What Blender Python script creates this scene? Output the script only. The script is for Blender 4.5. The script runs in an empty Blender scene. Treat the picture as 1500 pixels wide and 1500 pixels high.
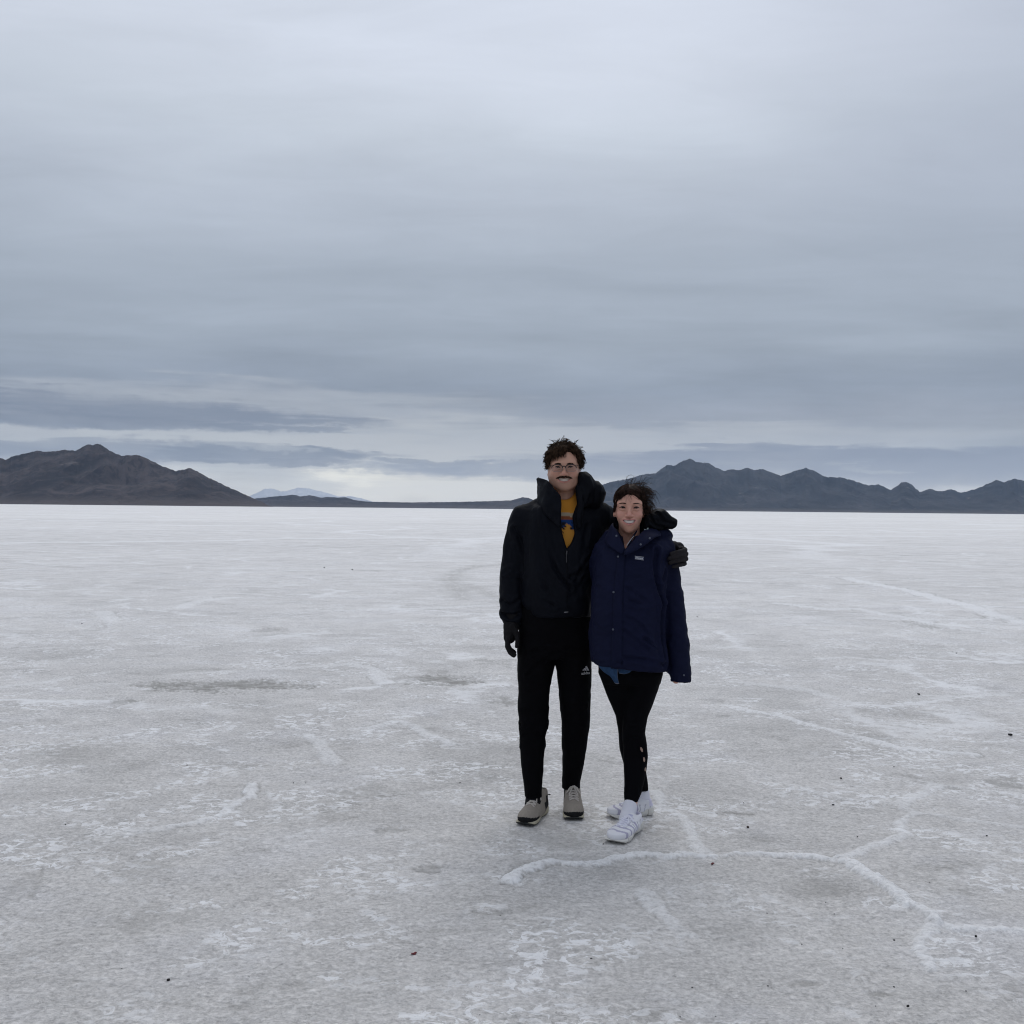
import bpy, bmesh, math, random
import numpy as np
from mathutils import Vector, Matrix

scene = bpy.context.scene
COL = scene.collection
rad = math.radians

# ------------------------------------------------------------------ camera
CAM_H = 1.5
FPX = 1504.0                       # focal length measured on a 1500 px wide frame
ROLL = math.atan2(15.0, 1500.0)    # the phone was held slightly crooked
cam_data = bpy.data.cameras.new("camera")
cam = bpy.data.objects.new("camera", cam_data)
COL.objects.link(cam)
cam_data.sensor_fit = 'HORIZONTAL'
cam_data.sensor_width = 36.0
cam_data.lens = 36.0 * FPX / 1500.0
cam_data.shift_y = -4.5 / 1500.0
cam_data.clip_start = 0.05
cam_data.clip_end = 120000.0
cam.matrix_world = Matrix.Translation((0, 0, CAM_H)) @ Matrix.Rotation(rad(90), 4, 'X') @ Matrix.Rotation(ROLL, 4, 'Z')
scene.camera = cam

# ------------------------------------------------------------------ exposure / view
scene.view_settings.view_transform = 'Standard'
scene.view_settings.look = 'None'
scene.view_settings.exposure = 0.0
scene.view_settings.gamma = 1.0
scene.view_settings.use_curve_mapping = False
scene.render.engine = 'CYCLES'
scene.cycles.use_denoising = True
scene.cycles.denoiser = 'OPENIMAGEDENOISE'
scene.cycles.filter_width = 1.1
scene.cycles.use_adaptive_sampling = False
scene.cycles.max_bounces = 6
scene.cycles.volume_bounces = 0
scene.cycles.sample_clamp_indirect = 4.0

# ------------------------------------------------------------------ sun behind the overcast
SUN_EL, SUN_AZ = rad(48), rad(8)     # azimuth from +Y (view direction) towards +X
sun_data = bpy.data.lights.new("sun", 'SUN')
sun_data.energy = 0.9
sun_data.angle = rad(35)
sun_data.color = (1.0, 0.97, 0.93)
sun = bpy.data.objects.new("sun", sun_data)
COL.objects.link(sun)
sdir = Vector((math.sin(SUN_AZ) * math.cos(SUN_EL), math.cos(SUN_AZ) * math.cos(SUN_EL), math.sin(SUN_EL)))
sun.rotation_euler = sdir.to_track_quat('Z', 'Y').to_euler()


# ------------------------------------------------------------------ node helper
class NT:
    def __init__(self, tree):
        self.t = tree
        self.n = tree.nodes
        self.l = tree.links

    def node(self, typ, **kw):
        nd = self.n.new(typ)
        for k, v in kw.items():
            setattr(nd, k, v)
        return nd

    def put(self, sock, v):
        if v is None:
            return
        if isinstance(v, bpy.types.NodeSocket):
            self.l.new(v, sock)
        else:
            sock.default_value = v

    def m(self, op, a, b=None, c=None, clamp=False):
        nd = self.node('ShaderNodeMath', operation=op, use_clamp=clamp)
        self.put(nd.inputs[0], a)
        self.put(nd.inputs[1], b)
        self.put(nd.inputs[2], c)
        return nd.outputs[0]

    def vm(self, op, a, b=None, out=0):
        nd = self.node('ShaderNodeVectorMath', operation=op)
        self.put(nd.inputs[0], a)
        if b is not None:
            if op == 'SCALE':
                self.put(nd.inputs['Scale'], b)
            else:
                self.put(nd.inputs[1], b)
        return nd.outputs[out]

    def xyz(self, x, y, z):
        nd = self.node('ShaderNodeCombineXYZ')
        self.put(nd.inputs[0], x)
        self.put(nd.inputs[1], y)
        self.put(nd.inputs[2], z)
        return nd.outputs[0]

    def sep(self, v):
        nd = self.node('ShaderNodeSeparateXYZ')
        self.put(nd.inputs[0], v)
        return nd.outputs

    def noise(self, vec, scale, detail=4.0, rough=0.55, dist=0.0, lac=2.0, out='Fac'):
        nd = self.node('ShaderNodeTexNoise')
        self.put(nd.inputs['Vector'], vec)
        nd.inputs['Scale'].default_value = scale
        nd.inputs['Detail'].default_value = detail
        nd.inputs['Roughness'].default_value = rough
        nd.inputs['Lacunarity'].default_value = lac
        nd.inputs['Distortion'].default_value = dist
        return nd.outputs[out]

    def voro(self, vec, scale, feature='F1', out='Distance', rnd=1.0):
        nd = self.node('ShaderNodeTexVoronoi', feature=feature)
        self.put(nd.inputs['Vector'], vec)
        nd.inputs['Scale'].default_value = scale
        nd.inputs['Randomness'].default_value = rnd
        return nd.outputs[out]

    def ss(self, v, a, b, lo=0.0, hi=1.0):
        nd = self.node('ShaderNodeMapRange', interpolation_type='SMOOTHSTEP')
        self.put(nd.inputs['Value'], v)
        self.put(nd.inputs['From Min'], a)
        self.put(nd.inputs['From Max'], b)
        nd.inputs['To Min'].default_value = lo
        nd.inputs['To Max'].default_value = hi
        return nd.outputs[0]

    def lin(self, v, a, b, lo=0.0, hi=1.0):
        nd = self.node('ShaderNodeMapRange')
        self.put(nd.inputs['Value'], v)
        self.put(nd.inputs['From Min'], a)
        self.put(nd.inputs['From Max'], b)
        nd.inputs['To Min'].default_value = lo
        nd.inputs['To Max'].default_value = hi
        return nd.outputs[0]

    def mix(self, fac, a, b, mode='MIX'):
        nd = self.node('ShaderNodeMix', data_type='RGBA', blend_type=mode)
        self.put(nd.inputs[0], fac)
        self.put(nd.inputs[6], a if isinstance(a, bpy.types.NodeSocket) else (*a[:3], 1.0))
        self.put(nd.inputs[7], b if isinstance(b, bpy.types.NodeSocket) else (*b[:3], 1.0))
        return nd.outputs[2]

    def ramp(self, fac, stops, interp='LINEAR'):
        nd = self.node('ShaderNodeValToRGB')
        cr = nd.color_ramp
        cr.interpolation = interp
        while len(cr.elements) < len(stops):
            cr.elements.new(0.5)
        for e, (p, c) in zip(cr.elements, stops):
            e.position = p
            e.color = (*c[:3], 1.0)
        self.put(nd.inputs[0], fac)
        return nd.outputs[0]


def s2l(*c):
    out = []
    for v in c:
        v = v / 255.0
        out.append(v / 12.92 if v <= 0.04045 else ((v + 0.055) / 1.055) ** 2.4)
    return tuple(out)


# ------------------------------------------------------------------ world: Nishita sky under a nearly closed overcast
world = bpy.data.worlds.new("World")
scene.world = world
world.use_nodes = True
W = NT(world.node_tree)
for nd in list(W.n):
    W.n.remove(nd)
w_out = W.node('ShaderNodeOutputWorld')
w_bg = W.node('ShaderNodeBackground')
W.l.new(w_bg.outputs[0], w_out.inputs[0])
SKY_STRENGTH = 0.1
w_bg.inputs['Strength'].default_value = SKY_STRENGTH
sky = W.node('ShaderNodeTexSky', sky_type='NISHITA')
sky.sun_disc = False
sky.sun_elevation = SUN_EL
sky.sun_rotation = SUN_AZ
tc = W.node('ShaderNodeTexCoord')
dx, dy, dz = W.sep(W.vm('NORMALIZE', tc.outputs['Generated']))[:3]
RAD2DEG = 180.0 / math.pi
el = W.m('MULTIPLY', W.m('ARCSINE', dz), RAD2DEG)                        # elevation, degrees
az = W.m('MULTIPLY', W.m('ARCTAN2', dx, dy), RAD2DEG)                    # azimuth from +Y, degrees
# the cloud deck as a plane overhead
zz = W.m('ADD', W.m('MAXIMUM', dz, 0.0), 0.10)
plane = W.xyz(W.m('DIVIDE', dx, zz), W.m('DIVIDE', dy, zz), 0.0)
deck_big = W.noise(W.vm('MULTIPLY', plane, (0.55, 1.0, 1.0)), 0.75, 4, 0.5, 0.4)
deck_fine = W.noise(W.vm('MULTIPLY', plane, (0.6, 1.5, 1.0)), 2.6, 6, 0.62, 0.6)
# streaks close to the horizon in angular space
low = W.xyz(W.m('MULTIPLY', az, 0.045), W.m('MULTIPLY', el, 0.42), 3.7)
streak = W.noise(low, 1.0, 7, 0.58, 0.5)
streak2 = W.noise(W.vm('ADD', W.vm('MULTIPLY', low, (2.4, 1.7, 1.0)), (7.0, 3.0, 0.0)), 1.0, 6, 0.62, 0.3)
wob = W.noise(W.xyz(W.m('MULTIPLY', az, 0.11), W.m('MULTIPLY', el, 0.35), 9.1), 1.0, 6, 0.62, 0.0)
elw = W.m('ADD', el, W.m('MULTIPLY', W.m('SUBTRACT', wob, 0.5), 2.6))
tear = W.noise(W.xyz(W.m('MULTIPLY', az, 0.13), W.m('MULTIPLY', el, 1.9), 5.5), 1.0, 5, 0.52, 0.5)
wob2 = W.noise(W.xyz(W.m('MULTIPLY', az, 0.5), W.m('MULTIPLY', el, 1.1), 2.3), 1.0, 5, 0.6, 0.0)
ell = W.m('ADD', W.m('ADD', el, W.m('MULTIPLY', W.m('SUBTRACT', wob, 0.5), 0.7)),
          W.m('ADD', W.m('MULTIPLY', W.m('SUBTRACT', wob2, 0.5), 0.9), W.m('MULTIPLY', W.m('SUBTRACT', tear, 0.5), 1.1)))
azl = W.m('ADD', az, W.m('MULTIPLY', W.m('SUBTRACT', streak2, 0.5), 16.0))


def row(y):      # photo row -> elevation / 90
    return math.degrees(math.atan((745.5 - y) / FPX)) / 90.0


base = W.ramp(W.m('DIVIDE', W.m('ADD', elw, W.m('MULTIPLY', W.m('SUBTRACT', deck_big, 0.5), W.lin(el, 5, 25, 2.0, 16.0))), 90.0),
              [(0.0, s2l(206, 207, 208)),
               (row(700), s2l(188, 192, 198)),
               (row(655), s2l(178, 184, 193)),
               (row(612), s2l(164, 170, 182)),
               (row(570), s2l(153, 162, 176)),
               (row(500), s2l(164, 173, 185)),
               (row(400), s2l(174, 183, 195)),
               (row(290), s2l(187, 195, 207)),
               (row(180), s2l(205, 213, 224)),
               (row(80), s2l(214, 221, 233)),
               (row(-60), s2l(216, 223, 236)),
               (0.60, s2l(221, 226, 236)),
               (1.0, s2l(226, 230, 239))])
# soft broad lights and darks of the deck
amp = W.m('ADD', W.m('MULTIPLY', W.m('SUBTRACT', deck_big, 0.5), 0.30), W.m('MULTIPLY', W.m('SUBTRACT', deck_fine, 0.5), W.ss(el, 3, 14, 0.12, 0.26)))
amp = W.m('ADD', amp, W.m('MULTIPLY', W.m('SUBTRACT', streak, 0.5), W.ss(el, 16, 5, 0.0, 0.75)))
amp = W.m('ADD', amp, W.m('MULTIPLY', W.m('SUBTRACT', streak2, 0.5), W.ss(el, 12, 3, 0.05, 0.45)))
cloud = W.vm('SCALE', base, W.m('ADD', amp, 1.0))
# brighter upper left, slightly darker and bluer right
side = W.m('MULTIPLY', W.ss(az, 5, 30), W.ss(el, 8, 20))
cloud = W.mix(W.m('MULTIPLY', side, 0.50), cloud, s2l(176, 184, 200))


def lens(colour, az0, el0, a, b, slope=0.0, strength=1.0, soft=0.45, layer=None):
    """one stratus bank: an ellipse in azimuth and elevation with wind-torn edges"""
    global cloud
    u = W.m('SUBTRACT', azl, az0)
    v = W.m('SUBTRACT', W.m('SUBTRACT', ell, el0), W.m('MULTIPLY', W.m('SUBTRACT', az, az0), slope))
    q = W.m('ADD', W.m('POWER', W.m('ABSOLUTE', W.m('DIVIDE', u, a)), 2.0), W.m('POWER', W.m('ABSOLUTE', W.m('DIVIDE', v, b)), 2.0))
    q = W.m('ADD', q, W.m('MULTIPLY', W.m('SUBTRACT', tear, 0.5), 2.4))
    f = W.ss(q, 1.0 + soft * 1.25, 1.0 - soft * 1.1)
    cloud = W.mix(W.m('MULTIPLY', W.m('MULTIPLY', f, W.ss(streak2, 0.30, 0.62, 0.55, 1.0)), strength), cloud, colour)


def at(px, py):
    uu = (px - 750.0) * math.cos(ROLL) + (py - 745.5) * math.sin(ROLL)
    vv = -(px - 750.0) * math.sin(ROLL) + (py - 745.5) * math.cos(ROLL)
    return math.degrees(math.atan(uu / FPX)), math.degrees(math.atan(-vv / math.hypot(FPX, uu)))


def L(colour, px, py, wpx, hpx, slope=0.0, strength=1.0, soft=0.45):
    a0, e0 = at(px, py)
    lens(s2l(*colour), a0, e0, wpx / FPX * RAD2DEG, hpx / FPX * RAD2DEG, slope, strength, soft)


# pale gaps first, then the dark banks that cross them
L((192, 196, 202), 330, 600, 420, 36, 0.0, 0.70, 0.7)
L((206, 207, 208), 60, 636, 300, 13, 0.0, 0.85, 0.7)
L((204, 206, 208), 640, 655, 300, 38, 0.0, 0.90, 0.8)
L((232, 231, 224), 560, 712, 170, 22, 0.0, 1.0, 0.8)
L((242, 241, 232), 500, 702, 70, 10, 0.0, 0.9, 0.9)
L((216, 217, 216), 700, 722, 220, 18, 0.0, 0.95, 0.8)
L((198, 201, 206), 1030, 643, 330, 20, 0.0, 0.85, 0.7)
L((132, 140, 157), 130, 592, 330, 16, -0.030, 0.95, 0.6)
L((125, 133, 150), 60, 610, 300, 13, -0.02, 0.85, 0.6)
L((134, 142, 158), 330, 607, 190, 8, -0.03, 0.9, 0.6)
L((134, 142, 158), 400, 626, 130, 5, -0.02, 0.85, 0.6)
L((206, 209, 211), 310, 640, 170, 7, 0.0, 0.75, 0.8)
L((144, 152, 167), 150, 660, 330, 12, 0.0, 0.85, 0.6)
L((136, 145, 161), 420, 665, 190, 9, 0.03, 0.95, 0.6)
L((197, 201, 205), 390, 657, 60, 5, -0.03, 0.6, 0.8)
L((132, 141, 158), 380, 676, 130, 5, 0.0, 0.9, 0.6)
L((150, 158, 172), 640, 676, 70, 4, 0.0, 0.85, 0.6)
L((150, 159, 175), 800, 688, 240, 10, 0.0, 0.95, 0.6)
L((218, 219, 217), 720, 706, 120, 5, 0.0, 0.7, 0.8)
L((149, 157, 174), 1250, 676, 420, 20, 0.0, 0.85, 0.6)
L((143, 151, 169), 1060, 656, 75, 9, 0.0, 0.9, 0.5)
L((147, 155, 172), 1180, 668, 260, 9, 0.0, 0.85, 0.6)
L((155, 163, 178), 1420, 692, 300, 18, 0.0, 0.7, 0.7)
L((180, 186, 194), 1330, 685, 70, 4, 0.0, 0.7, 0.8)
L((214, 216, 216), 330, 708, 130, 20, 0.0, 0.80, 0.9)
L((190, 195, 201), 400, 700, 70, 14, -0.15, 0.7, 0.9)
cloud = W.vm('SCALE', cloud, W.ss(el, 4.5, 0.5, 1.0, 1.30))
w_mix = W.mix(0.95, sky.outputs[0], W.vm('SCALE', cloud, 1.0 / SKY_STRENGTH))
W.l.new(w_mix, w_bg.inputs['Color'])
world.cycles.sampling_method = 'MANUAL'
world.cycles.sample_map_resolution = 512


# ------------------------------------------------------------------ numpy noise
def _hash(ix, iy, iz, seed):
    h = (ix.astype(np.int64) * 374761393 + iy.astype(np.int64) * 668265263 + iz.astype(np.int64) * 2147483647 + seed * 974634541) & 0xFFFFFFFF
    h = ((h ^ (h >> 13)) * 1274126177) & 0xFFFFFFFF
    h = ((h ^ (h >> 16)) * 2246822519) & 0xFFFFFFFF
    return (h ^ (h >> 15)).astype(np.float64) / 4294967296.0


def vnoise(x, y, z=0.0, seed=0):
    x, y, z = np.broadcast_arrays(np.asarray(x, float), np.asarray(y, float), np.asarray(z, float))
    ix, iy, iz = np.floor(x), np.floor(y), np.floor(z)
    fx, fy, fz = x - ix, y - iy, z - iz
    fx = fx * fx * fx * (fx * (fx * 6 - 15) + 10)
    fy = fy * fy * fy * (fy * (fy * 6 - 15) + 10)
    fz = fz * fz * fz * (fz * (fz * 6 - 15) + 10)
    r = 0.0
    for a in (0, 1):
        for b in (0, 1):
            for c in (0, 1):
                w = (fx if a else 1 - fx) * (fy if b else 1 - fy) * (fz if c else 1 - fz)
                r = r + w * _hash(ix + a, iy + b, iz + c, seed)
    return r * 2 - 1


def fbm(x, y, z=0.0, oct=4, gain=0.5, lac=2.03, seed=0):
    r, a, s = 0.0, 1.0, 0.0
    for o in range(oct):
        f = lac ** o
        r = r + a * vnoise(np.asarray(x) * f + 17.3 * o, np.asarray(y) * f - 5.1 * o, np.asarray(z) * f + 3.3 * o, seed + o)
        s += a
        a *= gain
    return r / s


def ridged(x, y, oct=5, gain=0.5, lac=2.1, seed=0):
    r, a, s = 0.0, 1.0, 0.0
    for o in range(oct):
        f = lac ** o
        n = 1.0 - np.abs(vnoise(x * f + 11.7 * o, y * f + 4.4 * o, 0.5, seed + o))
        r = r + a * n * n
        s += a
        a *= gain
    return r / s


def sstep(a, b, x):
    t = np.clip((x - a) / (b - a), 0, 1)
    return t * t * (3 - 2 * t)


# ------------------------------------------------------------------ mesh helpers
def mesh_object(name, verts, faces, mat=None, parent=None, smooth=True):
    me = bpy.data.meshes.new(name)
    verts = np.asarray(verts, dtype=np.float32)
    me.vertices.add(len(verts))
    me.vertices.foreach_set('co', verts.ravel())
    if isinstance(faces, np.ndarray):
        k = faces.shape[1]
        nf = len(faces)
        loops = faces.ravel().astype(np.int32)
        starts = np.arange(nf, dtype=np.int32) * k
        tot = np.full(nf, k, dtype=np.int32)
    else:
        tot = np.array([len(f) for f in faces], dtype=np.int32)
        loops = np.array([i for f in faces for i in f], dtype=np.int32)
        starts = np.concatenate([[0], np.cumsum(tot)[:-1]]).astype(np.int32)
        nf = len(faces)
    me.loops.add(len(loops))
    me.loops.foreach_set('vertex_index', loops)
    me.polygons.add(nf)
    me.polygons.foreach_set('loop_start', starts)
    me.polygons.foreach_set('loop_total', tot)
    me.polygons.foreach_set('use_smooth', np.full(nf, smooth))
    me.update(calc_edges=True)
    me.validate()
    ob = bpy.data.objects.new(name, me)
    COL.objects.link(ob)
    if mat:
        me.materials.append(mat)
    if parent:
        ob.parent = parent
    return ob


def vcol(ob, cols, name='Col'):
    at_ = ob.data.color_attributes.new(name, 'FLOAT_COLOR', 'POINT')
    c = np.ones((len(ob.data.vertices), 4), dtype=np.float32)
    c[:, :3] = cols
    at_.data.foreach_set('color', c.ravel())


def vfloat(ob, vals, name):
    at_ = ob.data.attributes.new(name, 'FLOAT', 'POINT')
    at_.data.foreach_set('value', np.asarray(vals, dtype=np.float32))


def grid_faces(nr, nc, wrap=False):
    i = np.arange(nr - 1)[:, None]
    j = np.arange(nc if wrap else nc - 1)[None, :]
    a = i * nc + j
    b = i * nc + (j + 1) % nc
    return np.stack([a, b, b + nc, a + nc], -1).reshape(-1, 4)


def new_mat(name):
    m = bpy.data.materials.new(name)
    m.use_nodes = True
    t = NT(m.node_tree)
    for nd in list(t.n):
        t.n.remove(nd)
    out = t.node('ShaderNodeOutputMaterial')
    bs = t.node('ShaderNodeBsdfPrincipled')
    t.l.new(bs.outputs[0], out.inputs[0])
    return m, t, bs, out


def tag(o, label=None, cat=None, group=None, kind=None):
    if label:
        o['label'] = label
    if cat:
        o['category'] = cat
    if group:
        o['group'] = group
    if kind:
        o['kind'] = kind
    return o


# ------------------------------------------------------------------ photo measurement -> world
def uv_of(px, py):
    return ((px - 750.0) * math.cos(ROLL) + (py - 745.5) * math.sin(ROLL),
            -(px - 750.0) * math.sin(ROLL) + (py - 745.5) * math.cos(ROLL))


def P(px, py, Y):
    u, v = uv_of(px, py)
    return np.array([u * Y / FPX, Y, CAM_H - v * Y / FPX])


def G(px, py):
    u, v = uv_of(px, py)
    Y = CAM_H * FPX / v
    return np.array([u * Y / FPX, Y])


# ------------------------------------------------------------------ salt flat: one sheet to the horizon
RIDGES = [  # (width m, height m, strength, measured points)
    (0.040, 0.020, 1.0, [(748, 1290), (775, 1274), (800, 1263), (830, 1266), (870, 1266), (905, 1257), (940, 1253), (975, 1255), (1005, 1251), (1040, 1255), (1075, 1250), (1120, 1251), (1180, 1253), (1215, 1257), (1240, 1259)]),
    (0.055, 0.030, 1.0, [(1235, 1257), (1258, 1266), (1275, 1280), (1300, 1296), (1318, 1310), (1345, 1330), (1365, 1348)]),
    (0.045, 0.018, 0.95, [(1365, 1348), (1395, 1356), (1425, 1355), (1460, 1358), (1500, 1361), (1600, 1366)]),
    (0.045, 0.014, 0.8, [(1362, 1345), (1352, 1365), (1350, 1380), (1356, 1398), (1368, 1418)]),
    (0.045, 0.014, 0.75, [(1235, 1257), (1262, 1249), (1280, 1241), (1305, 1228), (1322, 1220), (1310, 1208), (1322, 1198), (1342, 1190)]),
    (0.060, 0.010, 0.65, [(1342, 1190), (1322, 1178), (1335, 1166), (1358, 1156), (1378, 1148)]),
    (0.050, 0.008, 0.45, [(1342, 1190), (1385, 1196), (1425, 1203), (1500, 1214)]),
    (0.050, 0.008, 0.4, [(1378, 1148), (1430, 1156), (1500, 1166)]),
    (0.050, 0.008, 0.4, [(1160, 1150), (1195, 1160), (1235, 1169), (1270, 1172), (1322, 1178)]),
    (0.060, 0.014, 0.7, [(1045, 1255), (1025, 1240), (1012, 1222), (1004, 1206), (990, 1190), (972, 1178), (958, 1160)]),
    (0.055, 0.010, 0.55, [(945, 1305), (958, 1330), (975, 1350), (992, 1366), (1018, 1372)]),
    (0.045, 0.020, 0.85, [(248, 1212), (275, 1207), (300, 1202), (322, 1196), (335, 1186), (352, 1175), (368, 1168), (375, 1150)]),
    (0.060, 0.008, 0.5, [(150, 1215), (185, 1222), (210, 1216), (248, 1212)]),
    (0.060, 0.016, 0.85, [(1078, 1036), (1110, 1044), (1150, 1050), (1178, 1060), (1210, 1068), (1260, 1082), (1300, 1092), (1350, 1098), (1425, 1104)]),
    (0.090, 0.015, 0.85, [(1240, 846), (1258, 852), (1300, 860), (1345, 869), (1370, 876), (1410, 885), (1445, 897), (1473, 906), (1500, 913), (1560, 930)]),
    (0.070, 0.010, 0.7, [(1473, 907), (1420, 908), (1350, 908), (1310, 902), (1280, 897), (1255, 891), (1215, 893), (1140, 884)]),
    (0.070, 0.010, 0.6, [(1350, 909), (1368, 916), (1400, 921), (1440, 925)]),
    (0.060, 0.008, 0.6, [(1200, 965), (1240, 963), (1300, 968), (1360, 967), (1430, 970), (1500, 972)]),
    (0.060, 0.010, 0.6, [(520, 1070), (550, 1066), (585, 1058), (608, 1066), (632, 1080), (668, 1092)]),
    (0.070, 0.010, 0.55, [(458, 1080), (470, 1094), (478, 1106), (492, 1118)]),
    (0.070, 0.010, 0.6, [(512, 975), (540, 980), (553, 990), (562, 1002)]),
    (0.070, 0.008, 0.4, [(512, 975), (430, 980), (340, 984), (250, 990)]),
    (0.060, 0.010, 0.5, [(0, 1006), (40, 1002), (72, 999), (105, 992)]),
    (0.080, 0.010, 0.6, [(265, 891), (280, 884), (300, 879), (340, 876)]),
    (0.080, 0.010, 0.55, [(500, 895), (560, 893), (640, 891), (700, 888), (745, 886)]),
    (0.080, 0.010, 0.5, [(148, 896), (154, 904), (165, 912)]),
    (0.080, 0.010, 0.5, [(1090, 1000), (1130, 1004), (1180, 1010), (1225, 1022)]),
]
PITS_SHADE = [  # pools of darker wet grain, plus shade painted by the shoes: centre px, half sizes px, strength
    (345, 1004, 100, 9, 1.0), (650, 997, 48, 6, 1.0), (183, 1028, 17, 3.5, 0.7), (632, 1275, 24, 6, 0.6), (572, 1215, 24, 5, 0.5),
    (525, 1160, 45, 9, 0.35), (392, 923, 24, 3.5, 0.6), (215, 1275, 45, 18, 0.30), (230, 1345, 50, 20, 0.25), (110, 1105, 70, 14, 0.30),
    (725, 972, 30, 5, 0.6), (1360, 916, 20, 5, 0.6), (1290, 1080, 25, 6, 0.5), (1075, 1190, 32, 3, 0.7), (1290, 1452, 16, 4, 0.6),
    (1180, 1440, 24, 4, 0.5), (1195, 1300, 45, 12, 0.35), (820, 1225, 60, 14, 0.35), (945, 1215, 45, 14, 0.35), (30, 1300, 16, 22, 0.2),  # the two in front of the feet are the couple's soft shadow, painted in
    (1480, 1145, 28, 8, 0.6), (740, 1028, 20, 5, 0.7), (640, 985, 16, 3, 0.5),
]


TRACKS = [  # wheel marks and scratches: half width m, strength, measured points
    (0.22, 0.55, [(742, 826), (700, 829), (672, 836), (660, 848), (664, 860), (680, 878)]),
    (0.20, 0.45, [(682, 856), (702, 862), (722, 872), (745, 884)]),
    (0.16, 0.40, [(0, 822), (60, 828), (120, 832), (200, 831), (260, 826)]),
    (0.012, 0.50, [(55, 1272), (56, 1290), (50, 1306), (40, 1316)]),
    (0.010, 0.45, [(700, 1338), (735, 1342), (770, 1336), (788, 1324), (785, 1312)]),
    (0.010, 0.45, [(790, 1366), (812, 1354), (832, 1345)]),
    (0.010, 0.35, [(240, 1162), (268, 1156)]), (0.010, 0.35, [(298, 1146), (325, 1152), (350, 1153)]),
]


def spline2(p):
    out = []
    for a, b in zip(p[:-1], p[1:]):
        out += [(a[0] + (b[0] - a[0]) * t, a[1] + (b[1] - a[1]) * t) for t in (0.0, 0.5)]
    return out + [p[-1]]


def seg_dist(X, Y, pts):
    d = np.full(X.shape, 1e9)
    for (x0, y0), (x1, y1) in zip(pts[:-1], pts[1:]):
        vx, vy = x1 - x0, y1 - y0
        t = np.clip(((X - x0) * vx + (Y - y0) * vy) / (vx * vx + vy * vy), 0, 1)
        d = np.minimum(d, np.hypot(X - x0 - t * vx, Y - y0 - t * vy))
    return d


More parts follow.
